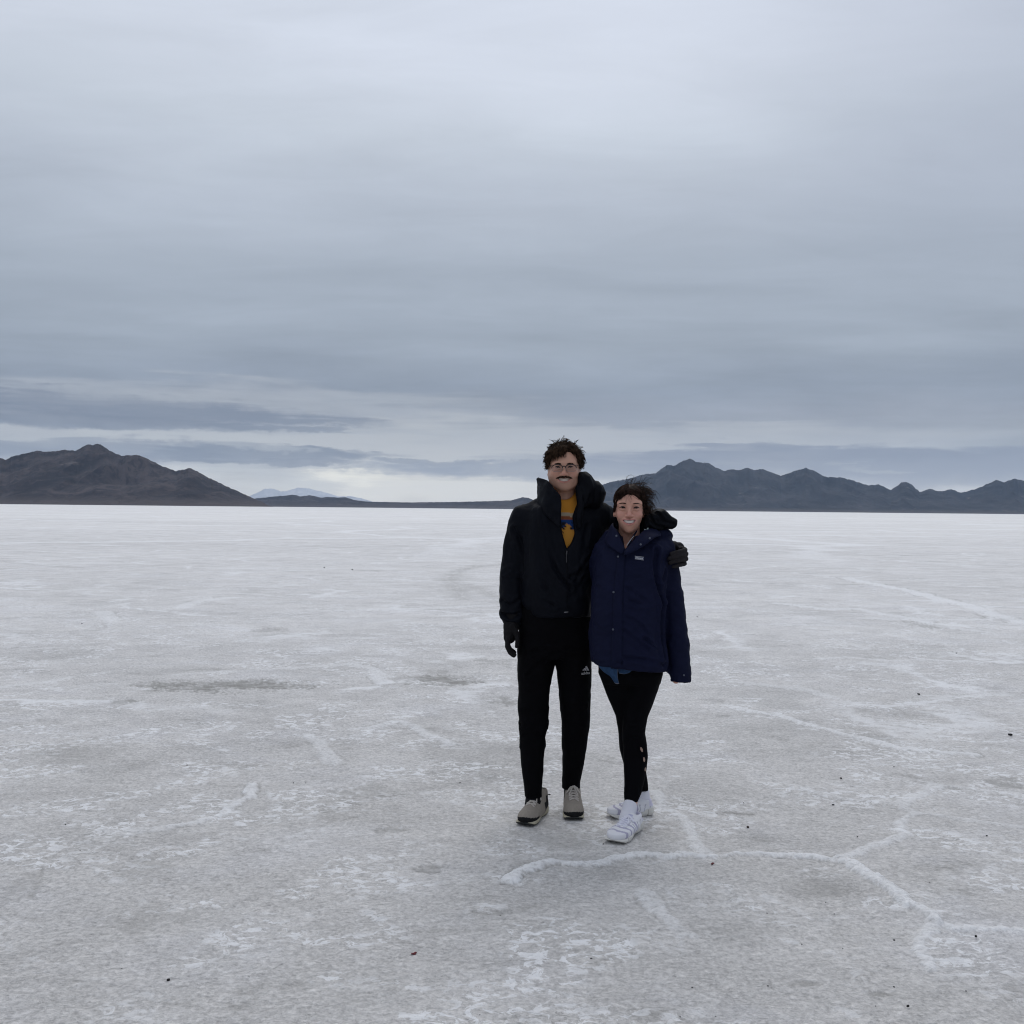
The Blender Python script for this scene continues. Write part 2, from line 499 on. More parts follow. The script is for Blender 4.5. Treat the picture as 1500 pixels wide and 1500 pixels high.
def build_ground():
    # rings of growing radius round the place, angles dense where the walk leads
    r = np.concatenate([np.linspace(0.3, 2.4, 40)[:-1], 1.0 / np.linspace(1 / 2.4, 1 / 600.0, 760), np.geomspace(600, 19600, 30)[1:]])
    fine = np.linspace(rad(-36), rad(36), 900)
    rest = np.linspace(rad(36), rad(324), 120)[1:-1]
    th = np.concatenate([fine, rest])
    R, T = np.meshgrid(r, th, indexing='ij')
    X, Y = R * np.sin(T), R * np.cos(T)
    Z = np.zeros_like(X)
    ridge = np.zeros_like(X)
    pit_shade = np.zeros_like(X)
    near = (R < 60)
    xn, yn = X[near], Y[near]
    # wander the measured lines a little so their edges are crumbly
    wx = xn + 0.040 * fbm(xn * 4, yn * 4, 1.0, 3, seed=5) + 0.008 * fbm(xn * 25, yn * 25, 1.0, 2, seed=8)
    wy = yn + 0.040 * fbm(xn * 4, yn * 4, 7.0, 3, seed=6) + 0.008 * fbm(xn * 25, yn * 25, 7.0, 2, seed=9)
    zr = np.zeros_like(xn)
    rm = np.zeros_like(xn)
    crumb = fbm(xn * 38, yn * 38, 0.3, 3, 0.6, seed=3)
    patchy = fbm(xn * 3.1, yn * 3.1, 2.0, 3, seed=21)
    crack_shade = None
    crack_init = lambda c, x: np.zeros_like(x)
    for w, hgt, s, pts in RIDGES:
        wp = np.array([G(*p) for p in pts])
        sel = (wx > wp[:, 0].min() - 1) & (wx < wp[:, 0].max() + 1) & (wy > wp[:, 1].min() - 1) & (wy < wp[:, 1].max() + 1)
        if not sel.any():
            continue
        d = seg_dist(wx[sel], wy[sel], wp)
        far_ = max(1.0, (float(np.hypot(wp[:, 0], wp[:, 1]).mean()) / 5.5) ** 0.85)
        s = min(1.0, s * (1.0 + 0.12 * (far_ - 1)))
        ww = 0.60 * far_ * w * (1.0 + 0.45 * patchy[sel])
        core = np.exp(-np.abs(d / (ww * (0.95 + 0.35 * crumb[sel]))) ** 4)
        skirt = np.exp(-(d / (ww * 2.6)) ** 2)
        zr[sel] = np.maximum(zr[sel], 0.5 * hgt * (core * (1 + 0.5 * crumb[sel]) + 0.3 * skirt))
        rm[sel] = np.maximum(rm[sel], s * np.clip(core * (1.10 + 1.1 * crumb[sel] + 0.25 * patchy[sel]) + 0.30 * skirt * (crumb[sel] > 0.15), 0, 1))
        crack_shade = np.maximum(crack_init(crack_shade, xn), 0) if crack_shade is None else crack_shade
        crack_shade[sel] = np.maximum(crack_shade[sel], s * np.exp(-((d - 1.25 * ww) / (0.16 * ww + 0.002)) ** 2) * sstep(0.05, 0.30, patchy[sel] + 0.5 * crumb[sel]))
    pm = np.zeros_like(xn)
    for cx, cy, hx, hy, s in PITS_SHADE:
        c = G(cx, cy)
        ex = abs(G(cx + hx, cy)[0] - G(cx - hx, cy)[0]) / 2
        ey = abs(G(cx, cy - hy)[1] - G(cx, cy + hy)[1]) / 2
        q = ((xn - c[0]) / ex) ** 2 + ((yn - c[1]) / ey) ** 2
        e = 1.25 * fbm(xn / ex * 1.3, yn / ey * 1.3, 0.0, 5, 0.65, seed=int(cx)) + 0.8 * crumb
        pm = np.maximum(pm, s * sstep(1.15, 0.35, 0.55 * q + e + 0.25))
    for w, s, pts in TRACKS:
        d = seg_dist(wx, wy, np.array([G(*p) for p in spline2(pts)]))
        pm = np.maximum(pm, s * np.exp(-(d / w) ** 2) * np.clip(0.8 + 1.2 * crumb + 0.6 * patchy, 0, 1))
    pm = np.maximum(pm, 0.75 * crack_shade)  # ridge-edge cracks, with their dark edge shading put into the colour
    # small scale crust relief
    fadr = sstep(16, 5, np.hypot(xn, yn))
    micro = 0.0060 * fbm(xn * 8, yn * 12, 0.0, 5, 0.6, seed=31) + 0.0022 * np.maximum(0, fbm(xn * 34, yn * 52, 0.0, 3, 0.6, seed=41))
    zr = zr + micro * fadr - 0.007 * pm + 0.012 * fbm(xn * 0.7, yn * 0.7, 0.0, 2, seed=51) * sstep(40, 8, np.hypot(xn, yn))
    Z[near] = zr
    ridge[near] = rm
    pit_shade[near] = pm
    # slivers of lifted crust keep the mean at zero
    co = np.stack([X, Y, Z], -1)
    nr, nc = R.shape
    faces = grid_faces(nr, nc, wrap=True)
    verts = np.concatenate([co.reshape(-1, 3), [[0, 0, 0]]])
    fan = [(nr * nc, (j + 1) % nc, j) for j in range(nc)]
    quads = faces[:, ::-1]
    fan4 = np.array([(a, b, c, c) for a, b, c in fan])
    tri = [tuple(f) for f in fan]
    me_faces = np.concatenate([quads])
    ob = mesh_object('salt_flat', verts, me_faces, None)
    # the innermost disc under the camera
    bm = bmesh.new()
    bm.from_mesh(ob.data)
    bm.verts.ensure_lookup_table()
    for a, b, c in tri:
        try:
            bm.faces.new((bm.verts[a], bm.verts[c], bm.verts[b]))
        except ValueError:
            pass
    bmesh.ops.recalc_face_normals(bm, faces=bm.faces)
    bm.normal_update()
    if bm.faces[0].normal.z < 0:
        bmesh.ops.reverse_faces(bm, faces=bm.faces)
    for f in bm.faces:
        f.smooth = True
    bm.to_mesh(ob.data)
    bm.free()
    vfloat(ob, np.append(ridge.ravel(), 0), 'ridge')
    vfloat(ob, np.append(pit_shade.ravel(), 0), 'pit_shade')
    return ob


def salt_material():
    m, t, bs, out = new_mat('salt_crust')
    geo = t.node('ShaderNodeNewGeometry')
    pos = geo.outputs['Position']
    px, py, pz = t.sep(pos)[:3]
    a_r = t.node('ShaderNodeAttribute', attribute_name='ridge').outputs['Fac']
    a_p = t.node('ShaderNodeAttribute', attribute_name='pit_shade').outputs['Fac']
    flat = t.xyz(px, py, 0.0)
    # wind-combed direction: features longer along x
    comb = t.xyz(t.m('MULTIPLY', px, 0.86), py, 0.0)
    big = t.noise(flat, 0.16, 4, 0.55, 0.6)
    mid = t.noise(comb, 0.9, 5, 0.6, 0.5)
    damp = t.noise(comb, 1.9, 5, 0.62, 0.9)
    fine = t.noise(comb, 9.0, 6, 0.65, 0.4)
    grain = t.noise(flat, 58.0, 4, 0.75)
    # damp grey crust where the party stands, drier further out; grazing-view whitening painted in
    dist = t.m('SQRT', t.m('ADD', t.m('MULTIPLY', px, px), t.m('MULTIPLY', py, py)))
    dry_graze = t.ss(t.m('ADD', dist, t.m('MULTIPLY', t.m('SUBTRACT', big, 0.5), 9.0)), 3.0, 15.0)
    dry_graze2 = t.ss(dist, 14.0, 160.0)
    base = t.mix(dry_graze, (0.615, 0.598, 0.580), (0.745, 0.731, 0.717))
    base = t.mix(dry_graze2, base, (0.795, 0.782, 0.762))
    # lilac and buff drifts
    base = t.mix(t.m('MULTIPLY', t.ss(mid, 0.50, 0.70), 0.45), base, t.mix(dry_graze, (0.640, 0.636, 0.655), (0.780, 0.776, 0.785)))
    base = t.mix(t.m('MULTIPLY', t.ss(mid, 0.48, 0.30), 0.60), base, t.mix(dry_graze, (0.475, 0.463, 0.448), (0.620, 0.612, 0.600)))
    # wet grey-brown mottles with ragged rims
    mott = t.m('MULTIPLY', t.ss(damp, 0.52, 0.70), t.ss(fine, 0.40, 0.60))
    base = t.mix(t.m('MULTIPLY', mott, 0.70), base, t.mix(dry_graze, (0.330, 0.318, 0.300), (0.470, 0.462, 0.450)))
    # streaks that run across the flat at every distance
    s1 = t.noise(t.xyz(t.m('MULTIPLY', px, 0.55), t.m('MULTIPLY', py, 0.85), 4.0), 1.5, 8, 0.66, 0.6)
    s2 = t.noise(t.xyz(t.m('MULTIPLY', px, 0.05), t.m('MULTIPLY', py, 0.11), 8.0), 1.0, 8, 0.66, 0.4)
    s3 = t.noise(t.xyz(t.m('MULTIPLY', px, 0.008), t.m('MULTIPLY', py, 0.016), 2.0), 1.0, 7, 0.62, 0.4)
    mid2 = t.noise(comb, 34.0, 5, 0.68, 0.7)
    sv = t.m('ADD', t.m('ADD', t.m('MULTIPLY', t.m('SUBTRACT', s1, 0.5), 0.46), t.m('MULTIPLY', t.m('SUBTRACT', s2, 0.5), 0.44)), t.m('MULTIPLY', t.m('SUBTRACT', s3, 0.5), 0.24))
    sv = t.m('ADD', sv, t.m('MULTIPLY', t.m('SUBTRACT', fine, 0.5), 0.42))
    sv = t.m('ADD', sv, t.m('MULTIPLY', t.m('SUBTRACT', mid2, 0.5), 1.10))  # this and the grain below paint the crust's small shadows into the colour
    sv = t.m('ADD', sv, t.m('MULTIPLY', t.m('SUBTRACT', grain, 0.5), 1.35))
    base = t.vm('SCALE', base, t.m('ADD', sv, 1.0))
    # short dark crevices between the crystal plates
    cv = t.noise(t.xyz(t.m('MULTIPLY', px, 0.45), py, 1.7), 24.0, 4, 0.65, 0.6)
    cg = t.ss(t.noise(flat, 2.7, 4, 0.62, 0.5), 0.46, 0.62)
    crev = t.m('MULTIPLY', t.m('MULTIPLY', t.ss(t.m('ABSOLUTE', t.m('SUBTRACT', cv, 0.5)), 0.020, 0.0), cg), t.ss(mid2, 0.42, 0.58))
    base = t.mix(t.m('MULTIPLY', crev, 0.45), base, (0.215, 0.207, 0.195))
    # white efflorescence: torn clumps
    c1 = t.noise(comb, 2.3, 3, 0.5, 0.8)
    c2 = t.noise(comb, 19.0, 5, 0.68, 0.8)
    c0 = t.noise(flat, 0.55, 3, 0.5, 0.3)
    clump = t.m('MULTIPLY', t.ss(t.m('ADD', t.m('MULTIPLY', c1, 0.62), t.m('MULTIPLY', c0, 0.38)), 0.48, 0.58), t.ss(c2, 0.515, 0.555))
    base = t.mix(t.m('MULTIPLY', clump, 0.90), base, t.mix(dry_graze2, (0.90, 0.90, 0.905), (0.90, 0.90, 0.895)))
    # faint polygon net of old pressure ridges
    wv = t.vm('ADD', flat, t.vm('SCALE', t.vm('SUBTRACT', t.noise(flat, 0.8, 5, 0.65, out='Color'), (0.5, 0.5, 0.5)), 1.5))
    net = t.voro(wv, 0.33, 'DISTANCE_TO_EDGE')
    gate = t.ss(t.noise(flat, 0.45, 3, 0.5), 0.47, 0.60)
    netm = t.m('MULTIPLY', t.m('MULTIPLY', t.ss(net, 0.040, 0.004), gate), t.ss(dist, 5.5, 9.0))
    net2 = t.voro(t.vm('ADD', flat, t.vm('SCALE', t.noise(flat, 0.12, 4, 0.6, out='Color'), 7.0)), 0.055, 'DISTANCE_TO_EDGE')
    netm = t.m('MAXIMUM', netm, t.m('MULTIPLY', t.ss(net2, 0.05, 0.0), t.ss(dist, 20.0, 50.0)))
    base = t.mix(t.m('MULTIPLY', t.m('MULTIPLY', netm, t.ss(fine, 0.34, 0.50)), 0.85), base, (0.90, 0.90, 0.902))
    base = t.mix(t.m('MULTIPLY', a_p, t.ss(fine, 0.30, 0.62, 0.45, 1.0)), base, t.mix(dry_graze, (0.265, 0.256, 0.238), (0.370, 0.362, 0.340)))
    base = t.mix(t.m('MULTIPLY', t.m('MULTIPLY', a_r, t.ss(t.m('ADD', t.m('MULTIPLY', mid2, 0.6), t.m('MULTIPLY', grain, 0.4)), 0.36, 0.56, 0.50, 1.0)), 0.92), base, (0.91, 0.91, 0.912))
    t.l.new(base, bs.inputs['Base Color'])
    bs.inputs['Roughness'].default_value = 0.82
    bs.inputs['Specular IOR Level'].default_value = 0.25
    b1 = t.node('ShaderNodeBump')
    b1.inputs['Strength'].default_value = 0.75
    b1.inputs['Distance'].default_value = 0.024
    hgt = t.m('ADD', t.m('MULTIPLY', mid2, 1.0), t.m('MULTIPLY', grain, 0.60))
    hgt = t.m('SUBTRACT', hgt, t.m('MULTIPLY', crev, 0.25))
    t.put(b1.inputs['Height'], hgt)
    t.l.new(b1.outputs[0], bs.inputs['Normal'])
    return m


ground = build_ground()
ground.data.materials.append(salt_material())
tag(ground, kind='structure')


# ------------------------------------------------------------------ mountains
def rock_material(name, c_dark, c_light, c_pale, c_fan, fan_h, pale_amt, scale):
    m, t, bs, out = new_mat(name)
    geo = t.node('ShaderNodeNewGeometry')
    pos = geo.outputs['Position']
    nz = t.sep(geo.outputs['Normal'])[2]
    z = t.sep(pos)[2]
    n1 = t.noise(pos, scale, 6, 0.6, 0.3)
    n2 = t.noise(t.vm('MULTIPLY', pos, (1.0, 0.6, 0.35)), scale * 5.0, 6, 0.62, 0.8)
    n3 = t.noise(t.vm('MULTIPLY', pos, (1.0, 1.0, 3.5)), scale * 1.7, 5, 0.6, 0.4)
    c = t.mix(t.ss(n1, 0.35, 0.65), c_dark, c_light)
    c = t.mix(t.m('MULTIPLY', t.ss(n2, 0.46, 0.62), 0.75), c, c_dark)  # gully shading put into the colour, as soft light shows little relief
    c = t.mix(t.m('MULTIPLY', t.ss(n3, 0.62, 0.74), pale_amt), c, c_pale)
    c = t.mix(t.m('MULTIPLY', t.ss(t.m('ADD', z, t.m('MULTIPLY', t.m('SUBTRACT', n1, 0.5), fan_h)), fan_h, 0.0), 0.8), c, c_fan)
    t.l.new(c, bs.inputs['Base Color'])
    bs.inputs['Roughness'].default_value = 0.95
    bs.inputs['Specular IOR Level'].default_value = 0.1
    b = t.node('ShaderNodeBump')
    b.inputs['Strength'].default_value = 0.8
    b.inputs['Distance'].default_value = 22.0
    t.put(b.inputs['Height'], n2)
    t.l.new(b.outputs[0], bs.inputs['Normal'])
    return m


def build_range(name, skyline, D, front, back, mat, nscale, seed, rough=0.5, ncol=700, nrow=110, fanexp=1.5):
    pts = sorted((uv_of(*p)[0] / FPX, -uv_of(*p)[1] / FPX) for p in skyline)
    tx = np.array([p[0] for p in pts])
    te = np.array([p[1] for p in pts])
    a = np.linspace(tx[0], tx[-1], ncol)
    target = np.interp(a, tx, te)
    jag = fbm(a * 420, 0.0, seed * 1.0, 4, 0.62, seed=seed) * 0.0008
    target = np.maximum(target + jag * np.clip(target / 0.02, 0, 1), 0.0)
    edge = sstep(0, 0.03, np.arange(ncol) / (ncol - 1)) * sstep(0, 0.03, 1 - np.arange(ncol) / (ncol - 1))
    s = np.concatenate([np.linspace(0, 1, int(nrow * 0.72)), 1 + np.linspace(0, 1, int(nrow * 0.28) + 1)[1:]])
    A, S = np.meshgrid(a, s, indexing='ij')
    ridge_d = D * (1 + 0.05 * fbm(a * 6, 0.0, 3.0, 2, seed=seed + 3))
    front_d = front * (1 + 0.04 * fbm(a * 5, 0.0, 9.0, 3, seed=seed + 5))
    Yd = np.where(S <= 1, front_d[:, None] + (ridge_d - front_d)[:, None] * S, ridge_d[:, None] + (back - D) * (S - 1))
    X = A * Yd
    prof = np.where(S <= 1, S ** fanexp, np.clip(2 - S, 0, 1))
    wx_ = X + 0.35 * nscale * fbm(X / nscale, Yd / nscale, 2.0, 3, seed=seed + 40)
    spur = ridged(wx_ / (nscale * 0.62), S * 1.1, 3, 0.42, seed=seed + 7) - 0.45
    spur2 = ridged(wx_ / (nscale * 0.20) + 0.5 * S, S * 2.6, 4, 0.50, seed=seed + 17) - 0.5
    env = np.clip(S, 0, 1) ** 0.7 * np.clip(1.12 - S, 0, 1) * 2.0
    H = np.clip(prof + rough * spur * env * (0.35 + prof) + 0.10 * rough * spur2 * env * (0.3 + prof), 0, None)
    ang = H / Yd
    H = H * (target * edge / np.maximum(ang.max(1), 1e-9))[:, None]
    H = H + CAM_H * (H > 0) * sstep(0, 0.2, S)
    H[:, 0] = -1.0
    H[:, -1] = -1.0
    co = np.stack([X, Yd, H], -1).reshape(-1, 3)
    f = grid_faces(ncol, len(s))
    ob = mesh_object(name, co, f, mat)
    tag(ob, kind='structure')
    return ob


rock_w = rock_material('rock_brown', (0.020, 0.016, 0.020), (0.090, 0.072, 0.071), (0.170, 0.142, 0.132), (0.100, 0.082, 0.076), 60.0, 0.65, 0.0034)
rock_e = rock_material('rock_grey', (0.020, 0.019, 0.022), (0.066, 0.060, 0.062), (0.240, 0.210, 0.190), (0.115, 0.095, 0.082), 50.0, 0.65, 0.0020)
rock_hazed = rock_material('rock_far_hazed', (0.62, 0.66, 0.72), (0.74, 0.76, 0.80), (0.80, 0.82, 0.84), (0.22, 0.26, 0.33), 230.0, 0.5, 0.002)  # haze and cloud over the far hills painted into this pale colour

build_range('mountain', [(-160, 738), (-120, 715), (-70, 690), (-30, 676), (0, 671), (8, 673), (20, 668), (42, 663), (55, 660.5), (70, 662), (95, 659), (110, 660), (120, 655.5), (128, 651), (136, 652),
                         (142, 649.5), (150, 652), (160, 660), (178, 668), (195, 666.5), (205, 667), (220, 674), (240, 684), (258, 690), (270, 688), (278, 685.5), (290, 691), (310, 702),
                         (340, 716), (365, 727), (378, 733), (400, 740)], 7200, 5700, 8700, rock_w, 620.0, 11, 0.85, 900, 150)
build_range('low_hills', [(330, 741), (355, 735), (375, 730), (400, 727.5), (418, 726), (428, 724.5), (440, 727), (455, 725.5), (470, 729), (480, 728), (495, 729), (505, 728.5), (520, 732.5), (540, 735),
                          (600, 736), (680, 735), (720, 734), (748, 733), (760, 730), (767, 728), (774, 729.5), (790, 736), (830, 738), (880, 739), (960, 742), (1010, 748)], 12500, 11300, 13600, rock_w, 500.0, 31, 0.5, 500, 60)
build_range('mountain_range', [(760, 744), (800, 730), (850, 718), (888, 708), (905, 704), (921, 701), (935, 697), (948, 693.6), (960, 693.6), (968, 687), (977, 681), (989, 682), (998, 676), (1010, 672),
                               (1022, 677), (1037, 678), (1049, 685), (1062, 690), (1070, 687.5), (1082, 689), (1093, 685), (1105, 688), (1117, 687), (1130, 692), (1144, 697), (1153, 693.6), (1165, 690),
                               (1180, 685), (1194, 690), (1208, 698.5), (1231, 699), (1252, 704.7), (1272, 711), (1287, 709.7), (1305, 717.6), (1312, 713), (1320, 706.8), (1327, 705.6), (1335, 709.7), (1347, 720.5),
                               (1361, 716), (1376, 720), (1384, 718.4), (1393, 716), (1405, 721), (1413, 721), (1438, 713), (1460, 703), (1471, 707), (1485, 701), (1500, 704), (1530, 712), (1570, 704), (1620, 715), (1700, 752)],
            14500, 11800, 17500, rock_e, 950.0, 53, 0.85, 1100, 150)
build_range('far_hills', [(300, 741), (340, 735), (365, 727), (388, 716), (400, 716), (412, 720), (425, 718), (437, 714.5), (450, 715), (463, 718), (480, 722), (495, 727), (515, 727), (530, 730), (550, 736), (600, 742)],
            18200, 16400, 19400, rock_hazed, 1500.0, 71, 0.5, 300, 50)

# ------------------------------------------------------------------ air: far things fade to blue
def build_haze():
    bm = bmesh.new()
    bmesh.ops.create_cube(bm, size=2.0)
    for v in bm.verts:
        v.co = Vector((v.co.x * 20500, v.co.y * 20500, -3.0 if v.co.z < 0 else 1500.0))
    me = bpy.data.meshes.new('haze')
    bm.to_mesh(me)
    bm.free()
    ob = bpy.data.objects.new('haze', me)
    COL.objects.link(ob)
    m = bpy.data.materials.new('air')
    m.use_nodes = True
    t = NT(m.node_tree)
    for nd in list(t.n):
        t.n.remove(nd)
    out = t.node('ShaderNodeOutputMaterial')
    v = t.node('ShaderNodeVolumePrincipled')
    v.inputs['Color'].default_value = (0.52, 0.72, 1.0, 1)
    v.inputs['Density'].default_value = 2.3e-5
    v.inputs['Anisotropy'].default_value = 0.0
    t.l.new(v.outputs[0], out.inputs['Volume'])
    me.materials.append(m)
    tag(ob, kind='stuff')
    return ob


build_haze()


# ====================================================================== sculpting toolkit: distance fields -> one continuous mesh
class Vol:
    def __init__(self, xs, ys, zs):
        self.xs, self.ys, self.zs = (np.asarray(a, np.float32) for a in (xs, ys, zs))
        self.F = np.full((len(xs), len(ys), len(zs)), 1.0, np.float32)

    @staticmethod
    def box(lo, hi, h):
        return Vol(*[np.arange(a - 3 * h, b + 3.5 * h, h) for a, b in zip(lo, hi)])

    def op(self, prim, k=0.0, mode='u', pad=0.0):
        fn, lo, hi = prim
        pad = pad + k + 0.02
        sl = []
        for ax, a, b in zip((self.xs, self.ys, self.zs), lo, hi):
            i0 = max(0, int(np.searchsorted(ax, a - pad)) - 1)
            i1 = min(len(ax), int(np.searchsorted(ax, b + pad)) + 1)
            sl.append(slice(i0, i1))
        if any(s.stop <= s.start for s in sl):
            return self
        X = self.xs[sl[0]][:, None, None]
        Y = self.ys[sl[1]][None, :, None]
        Z = self.zs[sl[2]][None, None, :]
        d = np.broadcast_to(fn(X, Y, Z), (X.shape[0], Y.shape[1], Z.shape[2])).astype(np.float32)
        f = self.F[tuple(sl)]
        if mode == 'u':
            if k > 0:
                h = np.maximum(k - np.abs(f - d), 0) / k
                r = np.minimum(f, d) - h * h * k * 0.25
            else:
                r = np.minimum(f, d)
        else:   # subtract
            if k > 0:
                h = np.maximum(k - np.abs(f + d), 0) / k
                r = np.maximum(f, -d) + h * h * k * 0.25
            else:
                r = np.maximum(f, -d)
        self.F[tuple(sl)] = r
        return self

    def cut(self, prim, k=0.0, pad=0.0):
        return self.op(prim, k, 's', pad)

    def mesh(self, smooth=2):
        F = self.F
        s = F < 0
        n = np.array(F.shape) - 1
        cnt = np.zeros(n, np.int8)
        for a in (0, 1):
            for b in (0, 1):
                for c in (0, 1):
                    cnt += s[a:n[0] + a, b:n[1] + b, c:n[2] + c]
        ii, jj, kk = np.nonzero((cnt > 0) & (cnt < 8))
        idx = np.full(n, -1, np.int32)
        idx[ii, jj, kk] = np.arange(len(ii))
        acc = np.zeros((len(ii), 3))
        num = np.zeros(len(ii))
        cor = [(a, b, c) for a in (0, 1) for b in (0, 1) for c in (0, 1)]
        for p in cor:
            for ax in range(3):
                if p[ax]:
                    continue
                q = list(p)
                q[ax] = 1
                f0 = F[ii + p[0], jj + p[1], kk + p[2]]
                f1 = F[ii + q[0], jj + q[1], kk + q[2]]
                m = (f0 < 0) != (f1 < 0)
                t = np.where(m, f0 / np.where(m, f0 - f1, 1), 0)
                for d in range(3):
                    acc[:, d] += np.where(m, p[d] + (t if d == ax else 0), 0)
                num += m
        acc /= num[:, None]
        v = np.stack([np.interp(ii + acc[:, 0], np.arange(len(self.xs)), self.xs),
                      np.interp(jj + acc[:, 1], np.arange(len(self.ys)), self.ys),
                      np.interp(kk + acc[:, 2], np.arange(len(self.zs)), self.zs)], -1)
        faces = []
        for ax in range(3):
            o1, o2 = [(1, 2), (2, 0), (0, 1)][ax]
            lo = [slice(1, -1)] * 3
            lo[ax] = slice(0, -1)
            a = s[tuple(lo)]
            hi = list(lo)
            hi[ax] = slice(1, None)
            b = s[tuple(hi)]
            I = np.array(np.nonzero(a != b))
            inside = a[tuple(I)]
            I = I.T.copy()
            off = np.ones(3, int)
            off[ax] = 0
            I = I + off
            def cell(d1, d2):
                J = I.copy()
                J[:, o1] -= d1
                J[:, o2] -= d2
                return idx[J[:, 0], J[:, 1], J[:, 2]]
            q = np.stack([cell(1, 1), cell(0, 1), cell(0, 0), cell(1, 0)], -1)
            q[~inside] = q[~inside][:, ::-1]
            faces.append(q)
        f = np.concatenate(faces)
        f = f[(f >= 0).all(1)]
        v = relax(v, f, smooth)
        return v, f


def relax(v, f, it=1, lam=0.5):
    for _ in range(it):
        acc = np.zeros_like(v)
        num = np.zeros(len(v))
        for a, b in ((0, 1), (1, 2), (2, 3), (3, 0)):
            np.add.at(acc, f[:, a], v[f[:, b]])
            np.add.at(acc, f[:, b], v[f[:, a]])
            np.add.at(num, f[:, a], 1)
            np.add.at(num, f[:, b], 1)
        v = v + lam * (acc / np.maximum(num, 1)[:, None] - v)
    return v


def normals(v, f):
    n = np.cross(v[f[:, 2]] - v[f[:, 0]], v[f[:, 3]] - v[f[:, 1]])
    acc = np.zeros_like(v)
    for a in range(4):
        np.add.at(acc, f[:, a], n)
    return acc / np.maximum(np.linalg.norm(acc, axis=1), 1e-12)[:, None]


def ell(c, r, R=None):
    c = np.asarray(c, float)
    r = np.broadcast_to(np.asarray(r, float), (3,))
    R = np.eye(3) if R is None else np.asarray(R)

    def fn(X, Y, Z):
        x, y, z = X - c[0], Y - c[1], Z - c[2]
        p = [(R[0, i] * x + R[1, i] * y + R[2, i] * z) for i in range(3)]
        k0 = np.sqrt(sum((p[i] / r[i]) ** 2 for i in range(3)))
        k1 = np.sqrt(sum((p[i] / r[i] ** 2) ** 2 for i in range(3)))
        return k0 * (k0 - 1) / np.maximum(k1, 1e-6)
    m = r.max()
    return fn, c - m, c + m


def cap(a, b, ra, rb=None):
    a, b = np.asarray(a, float), np.asarray(b, float)
    rb = ra if rb is None else rb
    ba = b - a
    L = max(ba @ ba, 1e-12)

    def fn(X, Y, Z):
        x, y, z = X - a[0], Y - a[1], Z - a[2]
        h = np.clip((x * ba[0] + y * ba[1] + z * ba[2]) / L, 0, 1)
        return np.sqrt((x - h * ba[0]) ** 2 + (y - h * ba[1]) ** 2 + (z - h * ba[2]) ** 2) - (ra + h * (rb - ra))
    m = max(ra, rb)
    return fn, np.minimum(a, b) - m, np.maximum(a, b) + m


def tube(pts, rs):
    pts = [np.asarray(p, float) for p in pts]
    segs = [cap(pts[i], pts[i + 1], rs[i], rs[i + 1]) for i in range(len(pts) - 1)]

    def fn(X, Y, Z):
        d = None
        for f, _, _ in segs:
            e = f(X, Y, Z)
            d = e if d is None else np.minimum(d, e)
        return d
    return fn, np.min([s[1] for s in segs], 0), np.max([s[2] for s in segs], 0)


def spline(pts, n):
    """Catmull-Rom through pts (any dimension)"""
    pts = np.asarray(pts, float)
    p = np.concatenate([[2 * pts[0] - pts[1]], pts, [2 * pts[-1] - pts[-2]]])
    out = []
    for u in np.linspace(0, len(pts) - 1 - 1e-9, n):
        i = int(u)
        t = u - i
        a, b, c, d = p[i:i + 4]
        out.append(0.5 * ((2 * b) + (-a + c) * t + (2 * a - 5 * b + 4 * c - d) * t * t + (-a + 3 * b - 3 * c + d) * t ** 3))
    return np.array(out)


def stack(st, pw=2.3):
    """upright solid: stations (z, cx, cy, half width, half depth)"""
    st = np.array(sorted(st), float)
    z = st[:, 0]

    def fn(X, Y, Z):
        cx, cy, a, b = (np.interp(Z, z, st[:, i]) for i in (1, 2, 3, 4))
        ax, by = np.abs(X - cx) / a, np.abs(Y - cy) / b
        rho = (ax ** pw + by ** pw) ** (1.0 / pw)
        d = (rho - 1) * np.minimum(a, b)
        return np.maximum(d, np.maximum(Z - z[-1], z[0] - Z))
    lo = np.array([(st[:, 1] - st[:, 3]).min(), (st[:, 2] - st[:, 4]).min(), z[0]])
    hi = np.array([(st[:, 1] + st[:, 3]).max(), (st[:, 2] + st[:, 4]).max(), z[-1]])
    return fn, lo, hi


def poly2(px, pz, X, Z):
    """signed distance to a polygon in the XZ plane"""
    d = None
    s = None
    n = len(px)
    for i in range(n):
        j = (i - 1) % n
        ex, ez = px[j] - px[i], pz[j] - pz[i]
        wx, wz = X - px[i], Z - pz[i]
        t = np.clip((wx * ex + wz * ez) / (ex * ex + ez * ez), 0, 1)
        q = (wx - ex * t) ** 2 + (wz - ez * t) ** 2
        d = q if d is None else np.minimum(d, q)
        c1, c2, c3 = Z >= pz[i], Z < pz[j], ex * wz > ez * wx
        flip = (c1 & c2 & c3) | (~c1 & ~c2 & ~c3)
        s = np.where(flip, -1.0, 1.0) if s is None else np.where(flip, -s, s)
    return s * np.sqrt(d)


def puff(pts, yc, half, rnd):
    """cushion with a polygon outline (world x,z points) and rounded rim"""
    px = np.array([p[0] for p in pts])
    pz = np.array([p[-1] for p in pts])

    def fn(X, Y, Z):
        d2 = poly2(px, pz, X, Z)
        a = np.maximum(d2 + rnd, 0)
        b = np.maximum(np.abs(Y - yc) - half + rnd, 0)
        return np.sqrt(a * a + b * b) - rnd + np.minimum(np.maximum(d2 + rnd, np.abs(Y - yc) - half + rnd), 0)
    return fn, np.array([px.min(), yc - half, pz.min()]), np.array([px.max(), yc + half, pz.max()])


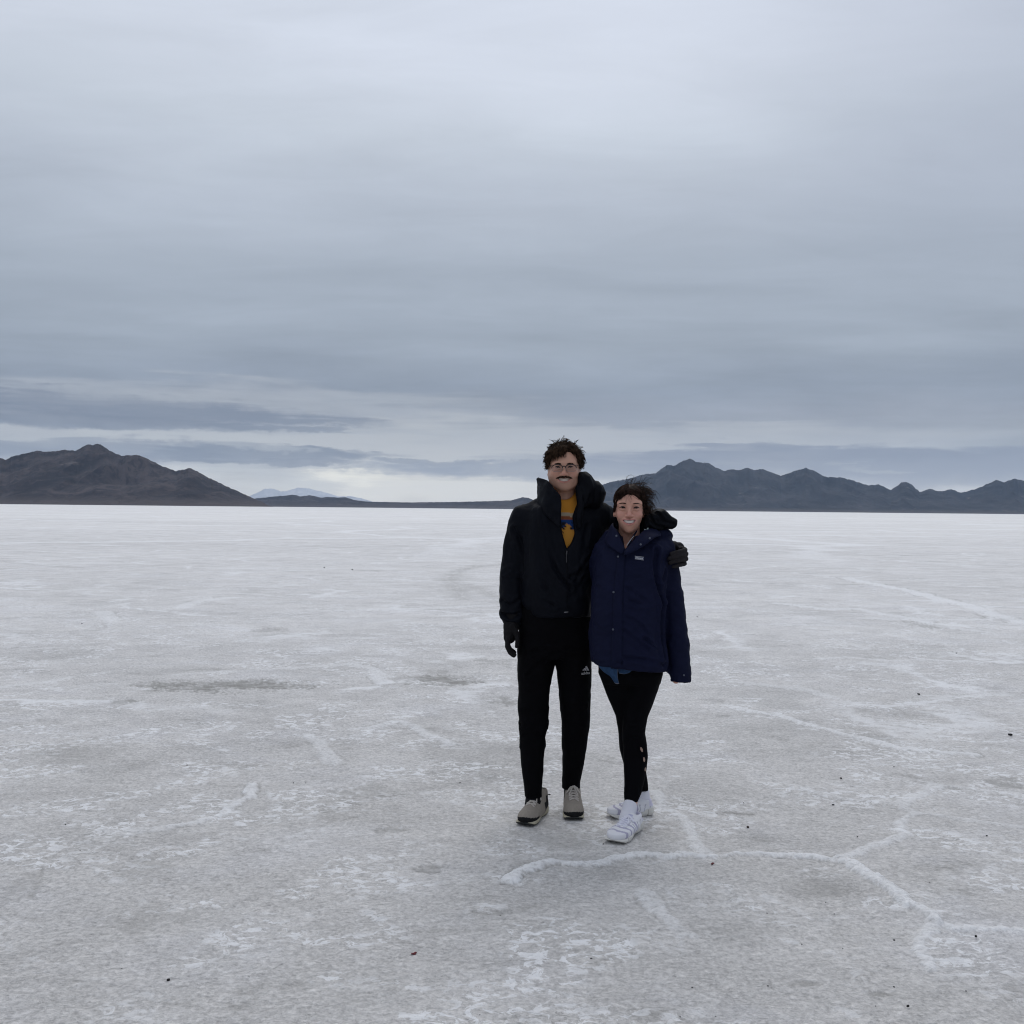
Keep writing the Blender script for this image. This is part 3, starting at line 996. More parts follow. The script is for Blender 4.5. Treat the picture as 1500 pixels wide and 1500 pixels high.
def tubes_mesh(lines, r0, r1, sides=4):
    """many tapered tubes in one mesh; lines: list of (n,3); r0,r1 scalars or lists"""
    V, Fq = [], []
    base = 0
    ang = np.arange(sides) / sides * 2 * np.pi
    for li, p in enumerate(lines):
        p = np.asarray(p, float)
        n = len(p)
        a = r0[li] if np.ndim(r0) else r0
        b = r1[li] if np.ndim(r1) else r1
        rr = a + (b - a) * np.linspace(0, 1, n) ** 1.5
        tg = np.gradient(p, axis=0)
        tg /= np.maximum(np.linalg.norm(tg, axis=1), 1e-9)[:, None]
        up = np.where(np.abs(tg[:, 2:3]) > 0.9, np.array([[1.0, 0, 0]]), np.array([[0, 0, 1.0]]))
        n1 = np.cross(tg, up)
        n1 /= np.maximum(np.linalg.norm(n1, axis=1), 1e-9)[:, None]
        n2 = np.cross(tg, n1)
        ring = p[:, None, :] + rr[:, None, None] * (np.cos(ang)[None, :, None] * n1[:, None, :] + np.sin(ang)[None, :, None] * n2[:, None, :])
        V.append(ring.reshape(-1, 3))
        f = grid_faces(n, sides, wrap=True) + base
        Fq.append(f)
        base += n * sides
    return np.concatenate(V), np.concatenate(Fq)


def tubes_object(name, lines, r0, r1, mat, parent, sides=4):
    v, f = tubes_mesh(lines, r0, r1, sides)
    return mesh_object(name, v, f, mat, parent)


def sheet(name, rows, mat, parent, thick=0.008, nu=24, nv=18, ripple=0.0, seed=0):
    """a thick piece of cloth through a coarse net of points rows[i][j]"""
    R = np.asarray(rows, float)
    A = np.array([spline(r, nu) for r in R])
    B = np.array([spline(A[:, j], nv) for j in range(nu)]).transpose(1, 0, 2)
    du = np.gradient(B, axis=1)
    dv = np.gradient(B, axis=0)
    n = np.cross(du, dv)
    n /= np.maximum(np.linalg.norm(n, axis=-1), 1e-9)[..., None]
    if ripple:
        B = B + n * (ripple * fbm(B[..., 0] * 28, B[..., 2] * 28, B[..., 1] * 28, 3, seed=seed))[..., None]
    edge = np.ones((nv, nu))
    edge[0] = edge[-1] = 0.25
    edge[:, 0] = edge[:, -1] = 0.25
    T = (thick * 0.5 * edge)[..., None]
    top, bot = (B + n * T).reshape(-1, 3), (B - n * T).reshape(-1, 3)
    N = nv * nu
    f = grid_faces(nv, nu)
    rim = [i for i in range(nu)] + [r * nu + nu - 1 for r in range(1, nv)] + [(nv - 1) * nu + c for c in range(nu - 2, -1, -1)] + [r * nu for r in range(nv - 2, 0, -1)]
    q = []
    for a, b in zip(rim, rim[1:] + rim[:1]):
        q.append((b, a, a + N, b + N))
    faces = np.concatenate([f, f[:, ::-1] + N, np.array(q)])
    return mesh_object(name, np.concatenate([top, bot]), faces, mat, parent)


def closest_front(ob_v, ob_f):
    from mathutils.bvhtree import BVHTree
    return BVHTree.FromPolygons([tuple(p) for p in ob_v], [tuple(int(i) for i in q) for q in ob_f])


def project(bvh, pts, lift=0.0015, origin=(0.0, 0.0, 1.5)):
    """lay points on the surface as seen walking towards it (used to sew labels and prints onto cloth)"""
    out = []
    o = Vector(origin)
    for p in pts:
        d = (Vector(p) - o).normalized()
        hit, nrm, _, _ = bvh.ray_cast(o, d)
        if hit is None:
            out.append(tuple(p))
            continue
        if nrm.dot(d) > 0:
            nrm = -nrm
        out.append(tuple(hit + nrm * lift))
    return np.array(out)


def text_mesh(txt, size, bold=False):
    cu = bpy.data.curves.new('lettering', 'FONT')
    cu.body = txt
    cu.size = size
    cu.align_x = 'CENTER'
    cu.align_y = 'BOTTOM_BASELINE'
    cu.resolution_u = 3
    if bold:
        cu.offset = size * 0.02
    tmp = bpy.data.objects.new('lettering', cu)
    COL.objects.link(tmp)
    dg = bpy.context.evaluated_depsgraph_get()
    me = bpy.data.meshes.new_from_object(tmp.evaluated_get(dg))
    v = np.array([tuple(x.co) for x in me.vertices])
    f = [tuple(p.vertices) for p in me.polygons]
    bpy.data.objects.remove(tmp)
    bpy.data.curves.remove(cu)
    bpy.data.meshes.remove(me)
    return v, f


# ====================================================================== materials for people
def cloth(name, colour, rough=0.85, weave=900.0, bump=0.25, sheen=0.0, spec=0.2, vary=0.12, wrinkle=0.0):
    m, t, bs, out = new_mat(name)
    tcn = t.node('ShaderNodeTexCoord')
    o = tcn.outputs['Object']
    n1 = t.noise(o, 7.0, 4, 0.6, 0.4)
    n2 = t.noise(o, weave, 2, 0.5)
    c = t.vm('SCALE', t.mix(0.0, colour, colour), t.m('ADD', 1.0, t.m('MULTIPLY', t.m('SUBTRACT', n1, 0.5), vary * 2)))
    t.l.new(c, bs.inputs['Base Color'])
    bs.inputs['Roughness'].default_value = rough
    bs.inputs['Specular IOR Level'].default_value = spec
    if sheen:
        bs.inputs['Sheen Weight'].default_value = sheen
        bs.inputs['Sheen Roughness'].default_value = 0.4
    b = t.node('ShaderNodeBump')
    b.inputs['Strength'].default_value = bump
    b.inputs['Distance'].default_value = 0.002
    h = n2
    if wrinkle:
        wr = t.noise(t.vm('MULTIPLY', o, (1.0, 1.0, 1.6)), 26.0, 4, 0.6, 1.2)
        h = t.m('ADD', t.m('MULTIPLY', n2, 0.15), t.m('MULTIPLY', wr, wrinkle))
        b.inputs['Distance'].default_value = 0.006
    t.put(b.inputs['Height'], h)
    t.l.new(b.outputs[0], bs.inputs['Normal'])
    return m


def painted(name, rough=0.6, spec=0.3, sss=0.0, bump=0.0, bscale=400.0, attr='Col'):
    """colour comes from the piece's own dye map (vertex colours)"""
    m, t, bs, out = new_mat(name)
    a = t.node('ShaderNodeVertexColor', layer_name=attr)
    t.l.new(a.outputs['Color'], bs.inputs['Base Color'])
    bs.inputs['Roughness'].default_value = rough
    bs.inputs['Specular IOR Level'].default_value = spec
    if sss:
        bs.inputs['Subsurface Weight'].default_value = sss
        bs.inputs['Subsurface Radius'].default_value = (0.012, 0.005, 0.003)
        bs.inputs['Subsurface Scale'].default_value = 0.5
    if bump:
        b = t.node('ShaderNodeBump')
        b.inputs['Strength'].default_value = bump
        b.inputs['Distance'].default_value = 0.001
        t.put(b.inputs['Height'], t.noise(t.node('ShaderNodeTexCoord').outputs['Object'], bscale, 3, 0.6))
        t.l.new(b.outputs[0], bs.inputs['Normal'])
    return m


def plain(name, colour, rough=0.5, metal=0.0, spec=0.4):
    m, t, bs, out = new_mat(name)
    bs.inputs['Roughness'].default_value = rough
    bs.inputs['Metallic'].default_value = metal
    bs.inputs['Specular IOR Level'].default_value = spec
    n = t.noise(t.node('ShaderNodeTexCoord').outputs['Object'], 60.0, 3, 0.6)
    t.l.new(t.vm('SCALE', t.mix(0.0, colour, colour), t.m('ADD', 0.92, t.m('MULTIPLY', n, 0.16))), bs.inputs['Base Color'])
    return m


def hair_mat(name, c0, c1):
    m, t, bs, out = new_mat(name)
    o = t.node('ShaderNodeTexCoord').outputs['Object']
    n = t.noise(o, 55.0, 3, 0.6)
    t.l.new(t.mix(t.ss(n, 0.35, 0.7), c0, c1), bs.inputs['Base Color'])
    bs.inputs['Roughness'].default_value = 0.55
    bs.inputs['Specular IOR Level'].default_value = 0.05
    return m


# ====================================================================== people
class Frame:
    """head-local metres (x to the viewer's right, y away from the viewer, z up; origin between the eyes, inside the skull)"""
    def __init__(self, o, S=1.0, roll=0.0, yaw=0.0, pitch=0.0):
        self.o = np.asarray(o, float)
        self.S = S
        self.R = np.array(Matrix.Rotation(yaw, 3, 'Z') @ Matrix.Rotation(roll, 3, 'Y') @ Matrix.Rotation(pitch, 3, 'X'))

    def w(self, p):
        return self.o + self.S * (np.asarray(p, float) @ self.R.T)

    def l(self, p):
        return ((np.asarray(p, float) - self.o) @ self.R) / self.S

    def prim(self, pr):
        fn, lo, hi = pr
        o, S, R = self.o, self.S, self.R

        def g(X, Y, Z):
            x, y, z = (X - o[0]) / S, (Y - o[1]) / S, (Z - o[2]) / S
            return S * fn(R[0, 0] * x + R[1, 0] * y + R[2, 0] * z, R[0, 1] * x + R[1, 1] * y + R[2, 1] * z, R[0, 2] * x + R[1, 2] * y + R[2, 2] * z)
        c = self.w((np.asarray(lo) + np.asarray(hi)) / 2)
        m = S * np.linalg.norm(np.asarray(hi) - np.asarray(lo)) / 2
        return g, c - m, c + m


def axis(lo, hi, flo, fhi, hc, hf):
    a = np.arange(lo, flo, hc)
    b = np.arange(flo, fhi, hf)
    c = np.arange(fhi, hi + hc, hc)
    return np.concatenate([a, b, c])


def smile_z(x, zm, curve, w):
    return zm + curve * (x / w) ** 2


def sculpt_head(V, fr, q):
    A = lambda pr, k=0.0: V.op(fr.prim(pr), k)
    C = lambda pr, k=0.0: V.cut(fr.prim(pr), k)
    A(ell((0, 0.014, 0.033), (0.0745 * q['wide'], 0.097, 0.083 * q.get('crown', 1.0))))
    A(ell((0, -0.020, -0.015 + 0.008 * (q['taper'] < 0.6)), (q['cheek'], 0.066, 0.080)), 0.03)
    A(ell((0, -0.030, q['jz']), (q['jaw'], 0.055, q['jh'])), 0.02)
    A(ell((0, -0.066, q['chin'] + 0.021), (q['chinw'] * 1.25, 0.019, 0.020)), 0.035)
    for s in (-1, 1):
        A(cap((s * 0.014, -0.083, 0.017), (s * 0.047, -0.068, 0.018), 0.010, 0.009), 0.02)      # brow ridge
        A(ell((s * q['cheek'] * 0.60, -0.0655, -0.032), (0.022, 0.018, 0.018)), 0.030)                        # cheek lifted by the smile
        A(cap((s * q['jaw'] * 0.93, -0.005, -0.035), (s * q['jaw'] * q['taper'], -0.040, q['chin'] + 0.032), 0.014, 0.012), 0.03)
        C(ell((s * 0.0315, -0.097, 0.0015), (0.0165, 0.016, 0.0105)), 0.012)                     # sockets
        A(ell((s * 0.0315, -0.0755, 0.000), (0.0150, 0.0140, 0.0125)), 0.005)                    # lids
        A(tube([(s * 0.022, -0.0865, -0.0085), (s * 0.032, -0.0885, -0.0112), (s * 0.043, -0.0815, -0.0080)], [0.0022, 0.0032, 0.0020]), 0.008)   # smile bag
        C(ell((s * 0.0315, -0.0925, -0.0012), (0.0125, 0.0085, q['eye'])), 0.0015)
        # ears
        A(ell((s * (0.0735 * q['wide']), 0.012, -0.012), (0.0075, 0.017, 0.031), Matrix.Rotation(s * rad(-14), 3, 'Z')), 0.006)
        A(ell((s * (0.0765 * q['wide']), 0.006, -0.034), (0.006, 0.010, 0.010)), 0.006)
        C(ell((s * (0.0815 * q['wide']), 0.010, -0.008), (0.005, 0.009, 0.016)), 0.004)
    # nose
    A(tube([(0, -0.084, 0.012), (0, -0.0955, -0.012), (0, -0.1075, -0.033)], [0.0075, 0.0085, 0.0105 * q['nose']]), 0.012)
    A(ell((0, -0.108, -0.0355), (0.0115 * q['nose'], 0.0105, 0.0095)), 0.006)
    for s in (-1, 1):
        A(ell((s * 0.0135 * q['nose'], -0.0985, -0.0385), (0.0078, 0.0105, 0.0075)), 0.006)
        C(ell((s * 0.0065, -0.1045, -0.0455), (0.0036, 0.0055, 0.0030)), 0.002)
    zm, cv, mw = q['mouth'], q['curve'], q['mw']
    # muzzle, lips, open smile
    A(ell((0, -0.070, zm), (mw * 1.05, 0.024, 0.020)), 0.02)
    up = [(x * mw, -0.0935 + 0.016 * x * x, smile_z(x * mw, zm + 0.0085, cv, mw) - 0.0045 * x * x) for x in np.linspace(-1, 1, 9)]
    lo = [(x * mw * 0.93, -0.0925 + 0.016 * x * x, smile_z(x * mw, zm - 0.0098, cv * 1.5, mw) + 0.004 * x * x) for x in np.linspace(-1, 1, 9)]
    A(tube(up, [0.0022, 0.003, 0.0036, 0.0042, 0.004, 0.0042, 0.0036, 0.003, 0.0022]), 0.006)
    A(tube(lo, [0.0025, 0.0042, 0.0052, 0.0058, 0.006, 0.0058, 0.0052, 0.0042, 0.0025]), 0.006)

    def gap(X, Y, Z):
        zz = Z - (zm + cv * (X / mw) ** 2)
        yy = Y + 0.094 - 0.016 * (X / mw) ** 2
        r = (mw * 0.93, 0.016, q['open'])
        k0 = np.sqrt((X / r[0]) ** 2 + (yy / r[1]) ** 2 + (zz / r[2]) ** 2)
        k1 = np.sqrt((X / r[0] ** 2) ** 2 + (yy / r[1] ** 2) ** 2 + (zz / r[2] ** 2) ** 2)
        return k0 * (k0 - 1) / np.maximum(k1, 1e-6)
    C((gap, np.array([-mw, -0.12, zm - 0.02]), np.array([mw, -0.06, zm + 0.03])), 0.0015)
    for s in (-1, 1):   # laugh lines
        C(tube([(s * 0.0195, -0.0995, -0.040), (s * (mw + 0.007), -0.0895, zm + 0.010), (s * (mw + 0.009), -0.083, zm - 0.006)], [0.0016, 0.0024, 0.0012]), 0.008)
    A(cap((0, 0.022, -0.05), (0, 0.035, -0.19), q['neck'], q['neck'] * 1.06), 0.03)


def face_colours(L, q, skin):
    """complexion in head-local coordinates (lips, flushed cheeks and nose, brow roots)"""
    x, y, z = L[:, 0], L[:, 1], L[:, 2]
    c = np.tile(np.array(skin, float), (len(L), 1))
    n = fbm(x * 60, y * 60, z * 60, 3, seed=4)[:, None] * 0.06
    front = (y < -0.03)

    def blend(mask, colour):
        nonlocal c
        m = np.clip(mask, 0, 1)[:, None]
        c = c * (1 - m) + np.array(colour) * m
    blush = np.exp(-(((np.abs(x) - 0.042) / 0.022) ** 2 + ((z + 0.032) / 0.018) ** 2)) * front
    nose = np.exp(-((x / 0.016) ** 2 + ((z + 0.034) / 0.016) ** 2)) * front
    blend(np.maximum(blush * 0.45, nose * 0.60), q['blush'])
    zm, cv, mw = q['mouth'], q['curve'], q['mw']
    zz = z - (zm + cv * (x / mw) ** 2)
    lip = sstep(1.15, 0.80, np.sqrt((x / (mw * 1.06)) ** 2 + ((zz + 0.0014) / 0.0150) ** 2)) * sstep(-0.070, -0.078, y)
    blend(lip * 0.75, q['lip'])
    inner = (np.abs(zz) < q['open'] * 1.0) & (np.abs(x) < mw * 0.92) & (y > -0.088 + 0.016 * (x / mw) ** 2) & front
    blend(inner * 1.0, (0.05, 0.015, 0.014))
    lid = np.exp(-(((np.abs(x) - 0.0315) / 0.015) ** 2 + ((z + 0.001) / 0.009) ** 2)) * (y < -0.06)
    blend(lid * 0.60, q['lid'])  # shade of the eye sockets painted into the lid colour
    if q.get('stubble'):
        st = sstep(-0.030, -0.055, z) * sstep(0.005, -0.02, y) * (1 - lip)
        blend(st * q['stubble'], (0.20, 0.135, 0.115))
    return np.clip(c * (1 + n), 0, 1)


def teeth(fr, q, parent, mat):
    zm, cv, mw = q['mouth'], q['curve'], q['mw']
    V, F = [], []
    nx = 61
    for row_, (t0, t1) in enumerate(q['teeth']):
        rows = []
        for v in np.linspace(0, 1, 6):
            r = []
            for u in np.linspace(-1, 1, nx):
                x = u * mw * 0.80
                z = smile_z(x, zm, cv, mw) + t0 + (t1 - t0) * v
                gapd = 0.0009 * (1 - abs(math.sin(u * 5 * math.pi)) ** 0.35)
                y = -0.0900 + 0.018 * (x / mw) ** 2 + gapd + 0.003 * abs(v - 0.5)
                r.append(fr.w((x, y, z)))
            rows.append(r)
        A = np.array(rows)
        back = A + np.array([0, 0.006, 0])
        b = len(np.concatenate(V)) if V else 0
        V.append(np.concatenate([A.reshape(-1, 3), back.reshape(-1, 3)]))
        F.append(grid_faces(6, nx) + b)
        F.append(grid_faces(6, nx)[:, ::-1] + b + 6 * nx)
    mesh_object('teeth', np.concatenate(V), np.concatenate(F), mat, parent)


def eyes(fr, q, parent, mat, lash):
    for s in (-1, 1):
        nu, nv = 24, 16
        th = np.linspace(0, np.pi, nv)
        ph = np.arange(nu) / nu * 2 * np.pi
        T, Ph = np.meshgrid(th, ph, indexing='ij')
        n = np.stack([np.sin(T) * np.cos(Ph), -np.cos(T), np.sin(T) * np.sin(Ph)], -1).reshape(-1, 3)
        co = np.array([s * 0.0315, -0.0745, -0.0008]) + n * 0.0122
        ob = mesh_object('eye', fr.w(co), grid_faces(nv, nu, True), mat, parent)
        ang = np.degrees(np.arccos(np.clip(-n[:, 1], -1, 1)))
        c = np.tile(np.array([0.30, 0.27, 0.25]), (len(n), 1))
        c[ang < 33] = q['iris']
        c[ang < 13] = (0.006, 0.005, 0.005)
        vcol(ob, c)
        lid = spline([(s * 0.0195, -0.0845, -0.003), (s * 0.026, -0.0885, 0.0022), (s * 0.0325, -0.0895, 0.0034), (s * 0.039, -0.0868, 0.0020), (s * 0.0445, -0.0805, -0.0015)], 14)
        low = spline([(s * 0.021, -0.0850, -0.0042), (s * 0.0315, -0.0888, -0.0058), (s * 0.0425, -0.0820, -0.0034)], 12)
        tubes_object('eyelashes', [fr.w(lid), fr.w(low)], [0.0015 * q['lash'], 0.0007 * q['lash']], [0.0010 * q['lash'], 0.0004], lash, parent, 5)


def brows(fr, q, parent, mat, rng):
    for s in (-1, 1):
        lines = []
        for i in range(90):
            u = rng.random()
            x = 0.012 + 0.038 * u
            z = q['browz'] + 0.0042 * math.sin(u * math.pi * 0.85) - 0.0035 * u * u + rng.uniform(-1, 1) * q['browt'] * (1 - 0.55 * u)
            y = -0.0945 + 0.019 * u * u + 0.004 * u
            a = np.array([s * x, y, z])
            d = np.array([s * 0.008, 0.0012, 0.0018 - 0.0045 * u])
            lines.append(fr.w(np.array([a, a + d * 0.5 + [0, -0.0008, 0], a + d])))
        tubes_object('eyebrow', lines, 0.0008, 0.0003, mat, parent, 3)


def ellipsoid_push(p, c, r):
    d = (p - c) / r
    k = np.linalg.norm(d)
    return c + d / k * r if k < 1 else p


def lock(p0, d0, length, n, rng, sweep=(0, 0, 0), grav=0.0, curl=0.0, freq=3.0, skull=None, wind=None):
    """one lock of hair grown from the scalp"""
    p = np.array(p0, float)
    v = np.array(d0, float)
    v /= np.linalg.norm(v)
    step = length / n
    ph = rng.uniform(0, 6.28)
    a = np.cross(v, [0.3, 0.2, 0.9])
    a /= max(np.linalg.norm(a), 1e-6)
    b = np.cross(v, a)
    out = [p.copy()]
    for i in range(n):
        t = (i + 1) / n
        v = v + (np.array(sweep) + np.array([0, 0, -grav])) / n * (1 + t)
        if wind is not None:
            v = v + np.array(wind) / n * t
        v /= max(np.linalg.norm(v), 1e-6)
        p = p + v * step
        if skull is not None:
            p = ellipsoid_push(p, *skull)
        w = curl * min(1, t * 2.0)
        out.append(p + w * (a * math.cos(ph + freq * 6.28 * t) + b * math.sin(ph + freq * 6.28 * t)))
    return np.array(out)


def clump(lines, ra, guide, rng, k=6, spread=0.0035, r=(0.0007, 0.0014), frizz=0.0012):
    g = np.asarray(guide)
    n = len(g)
    t = np.linspace(0, 1, n)[:, None]
    for _ in range(k):
        o = np.array([rng.gauss(0, 1), rng.gauss(0, 1), rng.gauss(0, 1)]) * spread
        ph = np.array([rng.uniform(0, 6.28) for _ in range(3)])
        w = frizz * np.sin(t * rng.uniform(5, 11) + ph) * t
        m = max(4, int(n * rng.uniform(0.72, 1.0)))
        lines.append((g + o * (1.0 - 0.55 * t) + w)[:m])
        ra.append(rng.uniform(*r))


# ---------------------------------------------------------------------- shoes
def shoe(parent, heel, toe, L, style, mats, wid=1.0):
    heel, toe = np.array(heel), np.array(toe)
    d = toe - heel
    d = d / np.linalg.norm(d)
    heel = toe - d * L
    zf = 1.0 if style == 'woman' else 1.06
    yaw = math.atan2(-d[0], d[1])
    cz, sz = math.cos(yaw), math.sin(yaw)

    def W(p):
        p = np.asarray(p, float)
        x, y, z = p[:, 0] * wid, p[:, 1] * L, p[:, 2]
        if style == 'woman':
            z = np.where(z < 0.045, z, 0.045 + (z - 0.045) * 0.42) * 1.04
        return np.stack([heel[0] + cz * x - sz * y, heel[1] + sz * x + cz * y, z * zf], -1)
    # built 1 unit long: y 0..1 heel to toe, x, z in metres
    k = 0.29
    h = 0.0029
    chunky = style == 'woman'
    up = Vol.box((-0.06, -0.01, -0.01), (0.06, k + 0.01, 0.15), h)
    up.op(cap((0, 0.045, 0.060), (0, 0.050, 0.100), 0.037, 0.037))
    up.op(cap((0, 0.040, 0.035), (0, 0.10, 0.040), 0.035, 0.039), 0.02)
    up.op(cap((0, 0.085, 0.080), (0.002, 0.185, 0.047), 0.036, 0.036), 0.025)
    up.op(ell((0.003, 0.222, 0.034), (0.0475, 0.066, 0.037)), 0.02)
    up.op(ell((0.000, 0.150, 0.032), (0.045, 0.11, 0.034)), 0.02)
    up.cut(cap((0, 0.050, 0.075), (0, 0.047, 0.20), 0.026, 0.032), 0.006)                     # ankle opening
    up.cut((lambda X, Y, Z: Z - 0.022 + 0 * X + 0 * Y, np.array([-1, -1, -1]), np.array([1, 1, 0.03])))
    up.op(tube([(0, 0.094, 0.100), (0, 0.080, 0.126)], [0.021, 0.014]), 0.012)                # tongue
    v, f = up.mesh(1)
    c = np.zeros((len(v), 3))
    x, y, z = v.T
    if chunky:
        c[:] = (0.70, 0.70, 0.73)
        wave = np.sin((y * 170 + np.abs(x) * 70 + z * 40) + 0.9 * np.sin(x * 75))
        c[(wave > 0.50) & (y > 0.10) & (y < 0.262) & (z < 0.09)] = (0.40, 0.39, 0.50)
        c[(wave < -0.86) & (y < 0.15) & (z < 0.08)] = (0.42, 0.42, 0.48)
        c[(np.abs(x) < 0.014) & (y > 0.09) & (y < 0.19)] = (0.46, 0.46, 0.60)
        c[(y < 0.045) & (z > 0.05)] = (0.60, 0.58, 0.70)
        c[(y < 0.012) & (z > 0.07)] = (0.10, 0.09, 0.16)
    else:
        c[:] = (0.270, 0.240, 0.205)
        c *= (1 + 0.12 * fbm(x * 90, y * 90, z * 90, 3, seed=2))[:, None]
        c[(y < 0.075) & (z > 0.045) & (z < 0.095)] = (0.018, 0.017, 0.018)
        c[(y < 0.10) & (z > 0.040 - 0.2 * (y - 0.05)) & (z < 0.068) & (np.abs(x) > 0.02)] = (0.016, 0.016, 0.018)
        rand_ = 0.0385 + 0.006 * np.cos(x * 40) + 0.05 * np.clip(y - 0.23, 0, 1)
        c[(y > 0.195) & (z < rand_)] = (0.010, 0.010, 0.011)
        c[(np.abs(x) < 0.017) & (y > 0.085) & (y < 0.195) & (z > 0.06)] *= 0.55
    v_up, f_up = v.copy(), f
    v2 = v.copy()
    v2[:, 1] /= k
    ob = mesh_object('shoe', W(v2), f, mats['upper'], parent)
    vcol(ob, c)
    # sole
    so = Vol.box((-0.065, -0.012, -0.005), (0.065, k + 0.015, 0.065), h)

    def sole(X, Y, Z):
        t = np.clip((Y - 0.038) / (k - 0.078), 0, 1)
        w = 0.036 + (0.047 - 0.036) * np.minimum(t * 1.25, 1) - 0.003 * np.clip((t - 0.8) / 0.2, 0, 1) - 0.010 * np.exp(-((t - 0.40) / 0.2) ** 2) + 0.003 * (Z > 0.012)
        yc = 0.038 + (k - 0.078) * t
        d2 = np.sqrt((X - 0.004 * t) ** 2 + (Y - yc) ** 2) - w
        top = 0.034 - 0.010 * t + (0.006 * (1 - t) if chunky else 0.004 * (1 - t))
        bot = 0.001 + 0.022 * np.clip((Y - 0.22) / 0.07, 0, 1) ** 2 + 0.006 * np.clip((0.03 - Y) / 0.03, 0, 1) ** 2
        if chunky:
            seg = np.abs(np.sin(Y * 52 + 0.4))
            d2 = d2 + 0.0045 * np.exp(-(seg / 0.16) ** 2) - 0.002
            bot = bot + 0.006 * np.exp(-(seg / 0.13) ** 2)
        dz = np.maximum(Z - top, bot - Z)
        r = 0.006
        a, b = np.maximum(d2 + r, 0), np.maximum(dz + r, 0)
        return np.sqrt(a * a + b * b) - r + np.minimum(np.maximum(d2 + r, dz + r), 0)
    so.op((sole, np.array([-0.06, -0.01, 0]), np.array([0.06, k + 0.01, 0.06])))
    v, f = so.mesh(1)
    x, y, z = v.T
    if chunky:
        c = np.tile((0.62, 0.61, 0.57), (len(v), 1))
        seg = np.abs(np.sin(y * 52 + 0.4))
        c = c * (1 - 0.45 * np.exp(-(seg / 0.10) ** 2))[:, None]
        c[z < 0.004 + 0.020 * np.clip((y - 0.22) / 0.07, 0, 1) ** 2] = (0.36, 0.35, 0.33)
    else:
        c = np.tile((0.44, 0.41, 0.31), (len(v), 1)) * (1 + 0.15 * fbm(x * 120, y * 120, z * 120, 2, seed=9))[:, None]
        c[z < 0.0065 + 0.022 * np.clip((y - 0.22) / 0.07, 0, 1) ** 2] = (0.045, 0.046, 0.045)
        c[(np.abs(x) < 0.0165 + 0.25 * np.clip(0.030 - z, 0, 1)) & (y > 0.262)] = (0.030, 0.032, 0.032)
    v2 = v.copy()
    v2[:, 1] /= k
    s_ob = mesh_object('sole', W(v2), f, mats['sole'], ob)
    vcol(s_ob, c)
    # laces
    ln = []
    for i in range(5):
        yy = 0.105 + i * 0.020
        zz = 0.114 - i * 0.0125
        for sgn in (-1, 1):
            ln.append(spline([(-sgn * 0.022, yy, zz - 0.006), (0, yy + 0.008, zz + 0.0045), (sgn * 0.022, yy + 0.018, zz - 0.013)], 8))
    for sgn in (-1, 1):   # bow loops and ends
        ln.append(spline([(0, 0.104, 0.122), (sgn * 0.018, 0.118, 0.120), (sgn * 0.032, 0.134, 0.098), (sgn * 0.020, 0.126, 0.110), (0, 0.108, 0.119)], 14))
        ln.append(spline([(0, 0.106, 0.121), (sgn * 0.010, 0.135, 0.112), (sgn * 0.021, 0.165, 0.088)], 10))
    from mathutils.bvhtree import BVHTree
    bv = BVHTree.FromPolygons([tuple(p) for p in v_up], [tuple(int(i) for i in q_) for q_ in f_up])
    laid = []
    for i_, p in enumerate(ln):
        p = p.copy()
        for r_ in range(len(p)):
            hit = bv.ray_cast(Vector((p[r_, 0], p[r_, 1], 0.3)), Vector((0, 0, -1)))[0]
            if hit is not None:
                p[r_, 2] = hit.z + (0.0022 if i_ < 10 else 0.0045 + 0.004 * math.sin(r_ / len(p) * 3.14))
        laid.append(np.stack([p[:, 0], p[:, 1] / k, p[:, 2]], -1))
    ln = laid
    ob2 = tubes_object('laces', [W(p) for p in ln], 0.0036, 0.0034, mats['lace'], ob, 5)
    return ob


# ---------------------------------------------------------------------- shared materials
M_skin = painted('skin', 0.50, 0.35, sss=0.12, bump=0.10, bscale=300.0)
M_eye = painted('eye_surface', 0.3, 0.15)
M_teeth = plain('tooth_enamel', (0.66, 0.58, 0.50), 0.25)
M_hair_m = hair_mat('dark_brown_curls', (0.017, 0.0100, 0.0068), (0.062, 0.037, 0.023))
M_hair_w = hair_mat('dark_brown_hair', (0.012, 0.0075, 0.006), (0.050, 0.029, 0.022))
M_cap = plain('hair_underlayer', (0.011, 0.0075, 0.006), 0.9, 0.0, 0.03)
M_lash = plain('lash', (0.010, 0.007, 0.006), 0.6)
M_black = cloth('black_shell', (0.0030, 0.0038, 0.0068), 0.62, 700, 0.35, 0.0, 0.075, 0.3, 0.6)
M_hood = cloth('black_hood_shell', (0.0026, 0.0032, 0.0054), 0.60, 700, 0.35, 0.0, 0.07, 0.3, 0.6)
M_pants = cloth('black_jersey', (0.0026, 0.0026, 0.0034), 0.88, 1000, 0.25, 0.0, 0.05, 0.25, 0.5)
M_leg = cloth('black_leggings', (0.0024, 0.0024, 0.0034), 0.80, 1200, 0.2, 0.0, 0.05, 0.2, 0.15)
M_navy = cloth('navy_twill', (0.0056, 0.0074, 0.0240), 0.74, 800, 0.35, 0.0, 0.09, 0.22, 0.6)
M_navy2 = cloth('navy_lining', (0.0032, 0.0040, 0.0120), 0.85, 800, 0.35, 0.0, 0.06, 0.22, 0.6)
M_glove = cloth('charcoal_glove', (0.0170, 0.0152, 0.0165), 0.8, 500, 0.4, 0.0, 0.08, 0.25, 0.5)
M_palm = cloth('black_glove', (0.0090, 0.0084, 0.0094), 0.8, 500, 0.4, 0.0, 0.08, 0.25, 0.5)
M_zip = plain('zip_metal', (0.06, 0.06, 0.065), 0.4, 0.4)
M_snap = plain('snap_metal', (0.09, 0.10, 0.13), 0.35, 0.5)
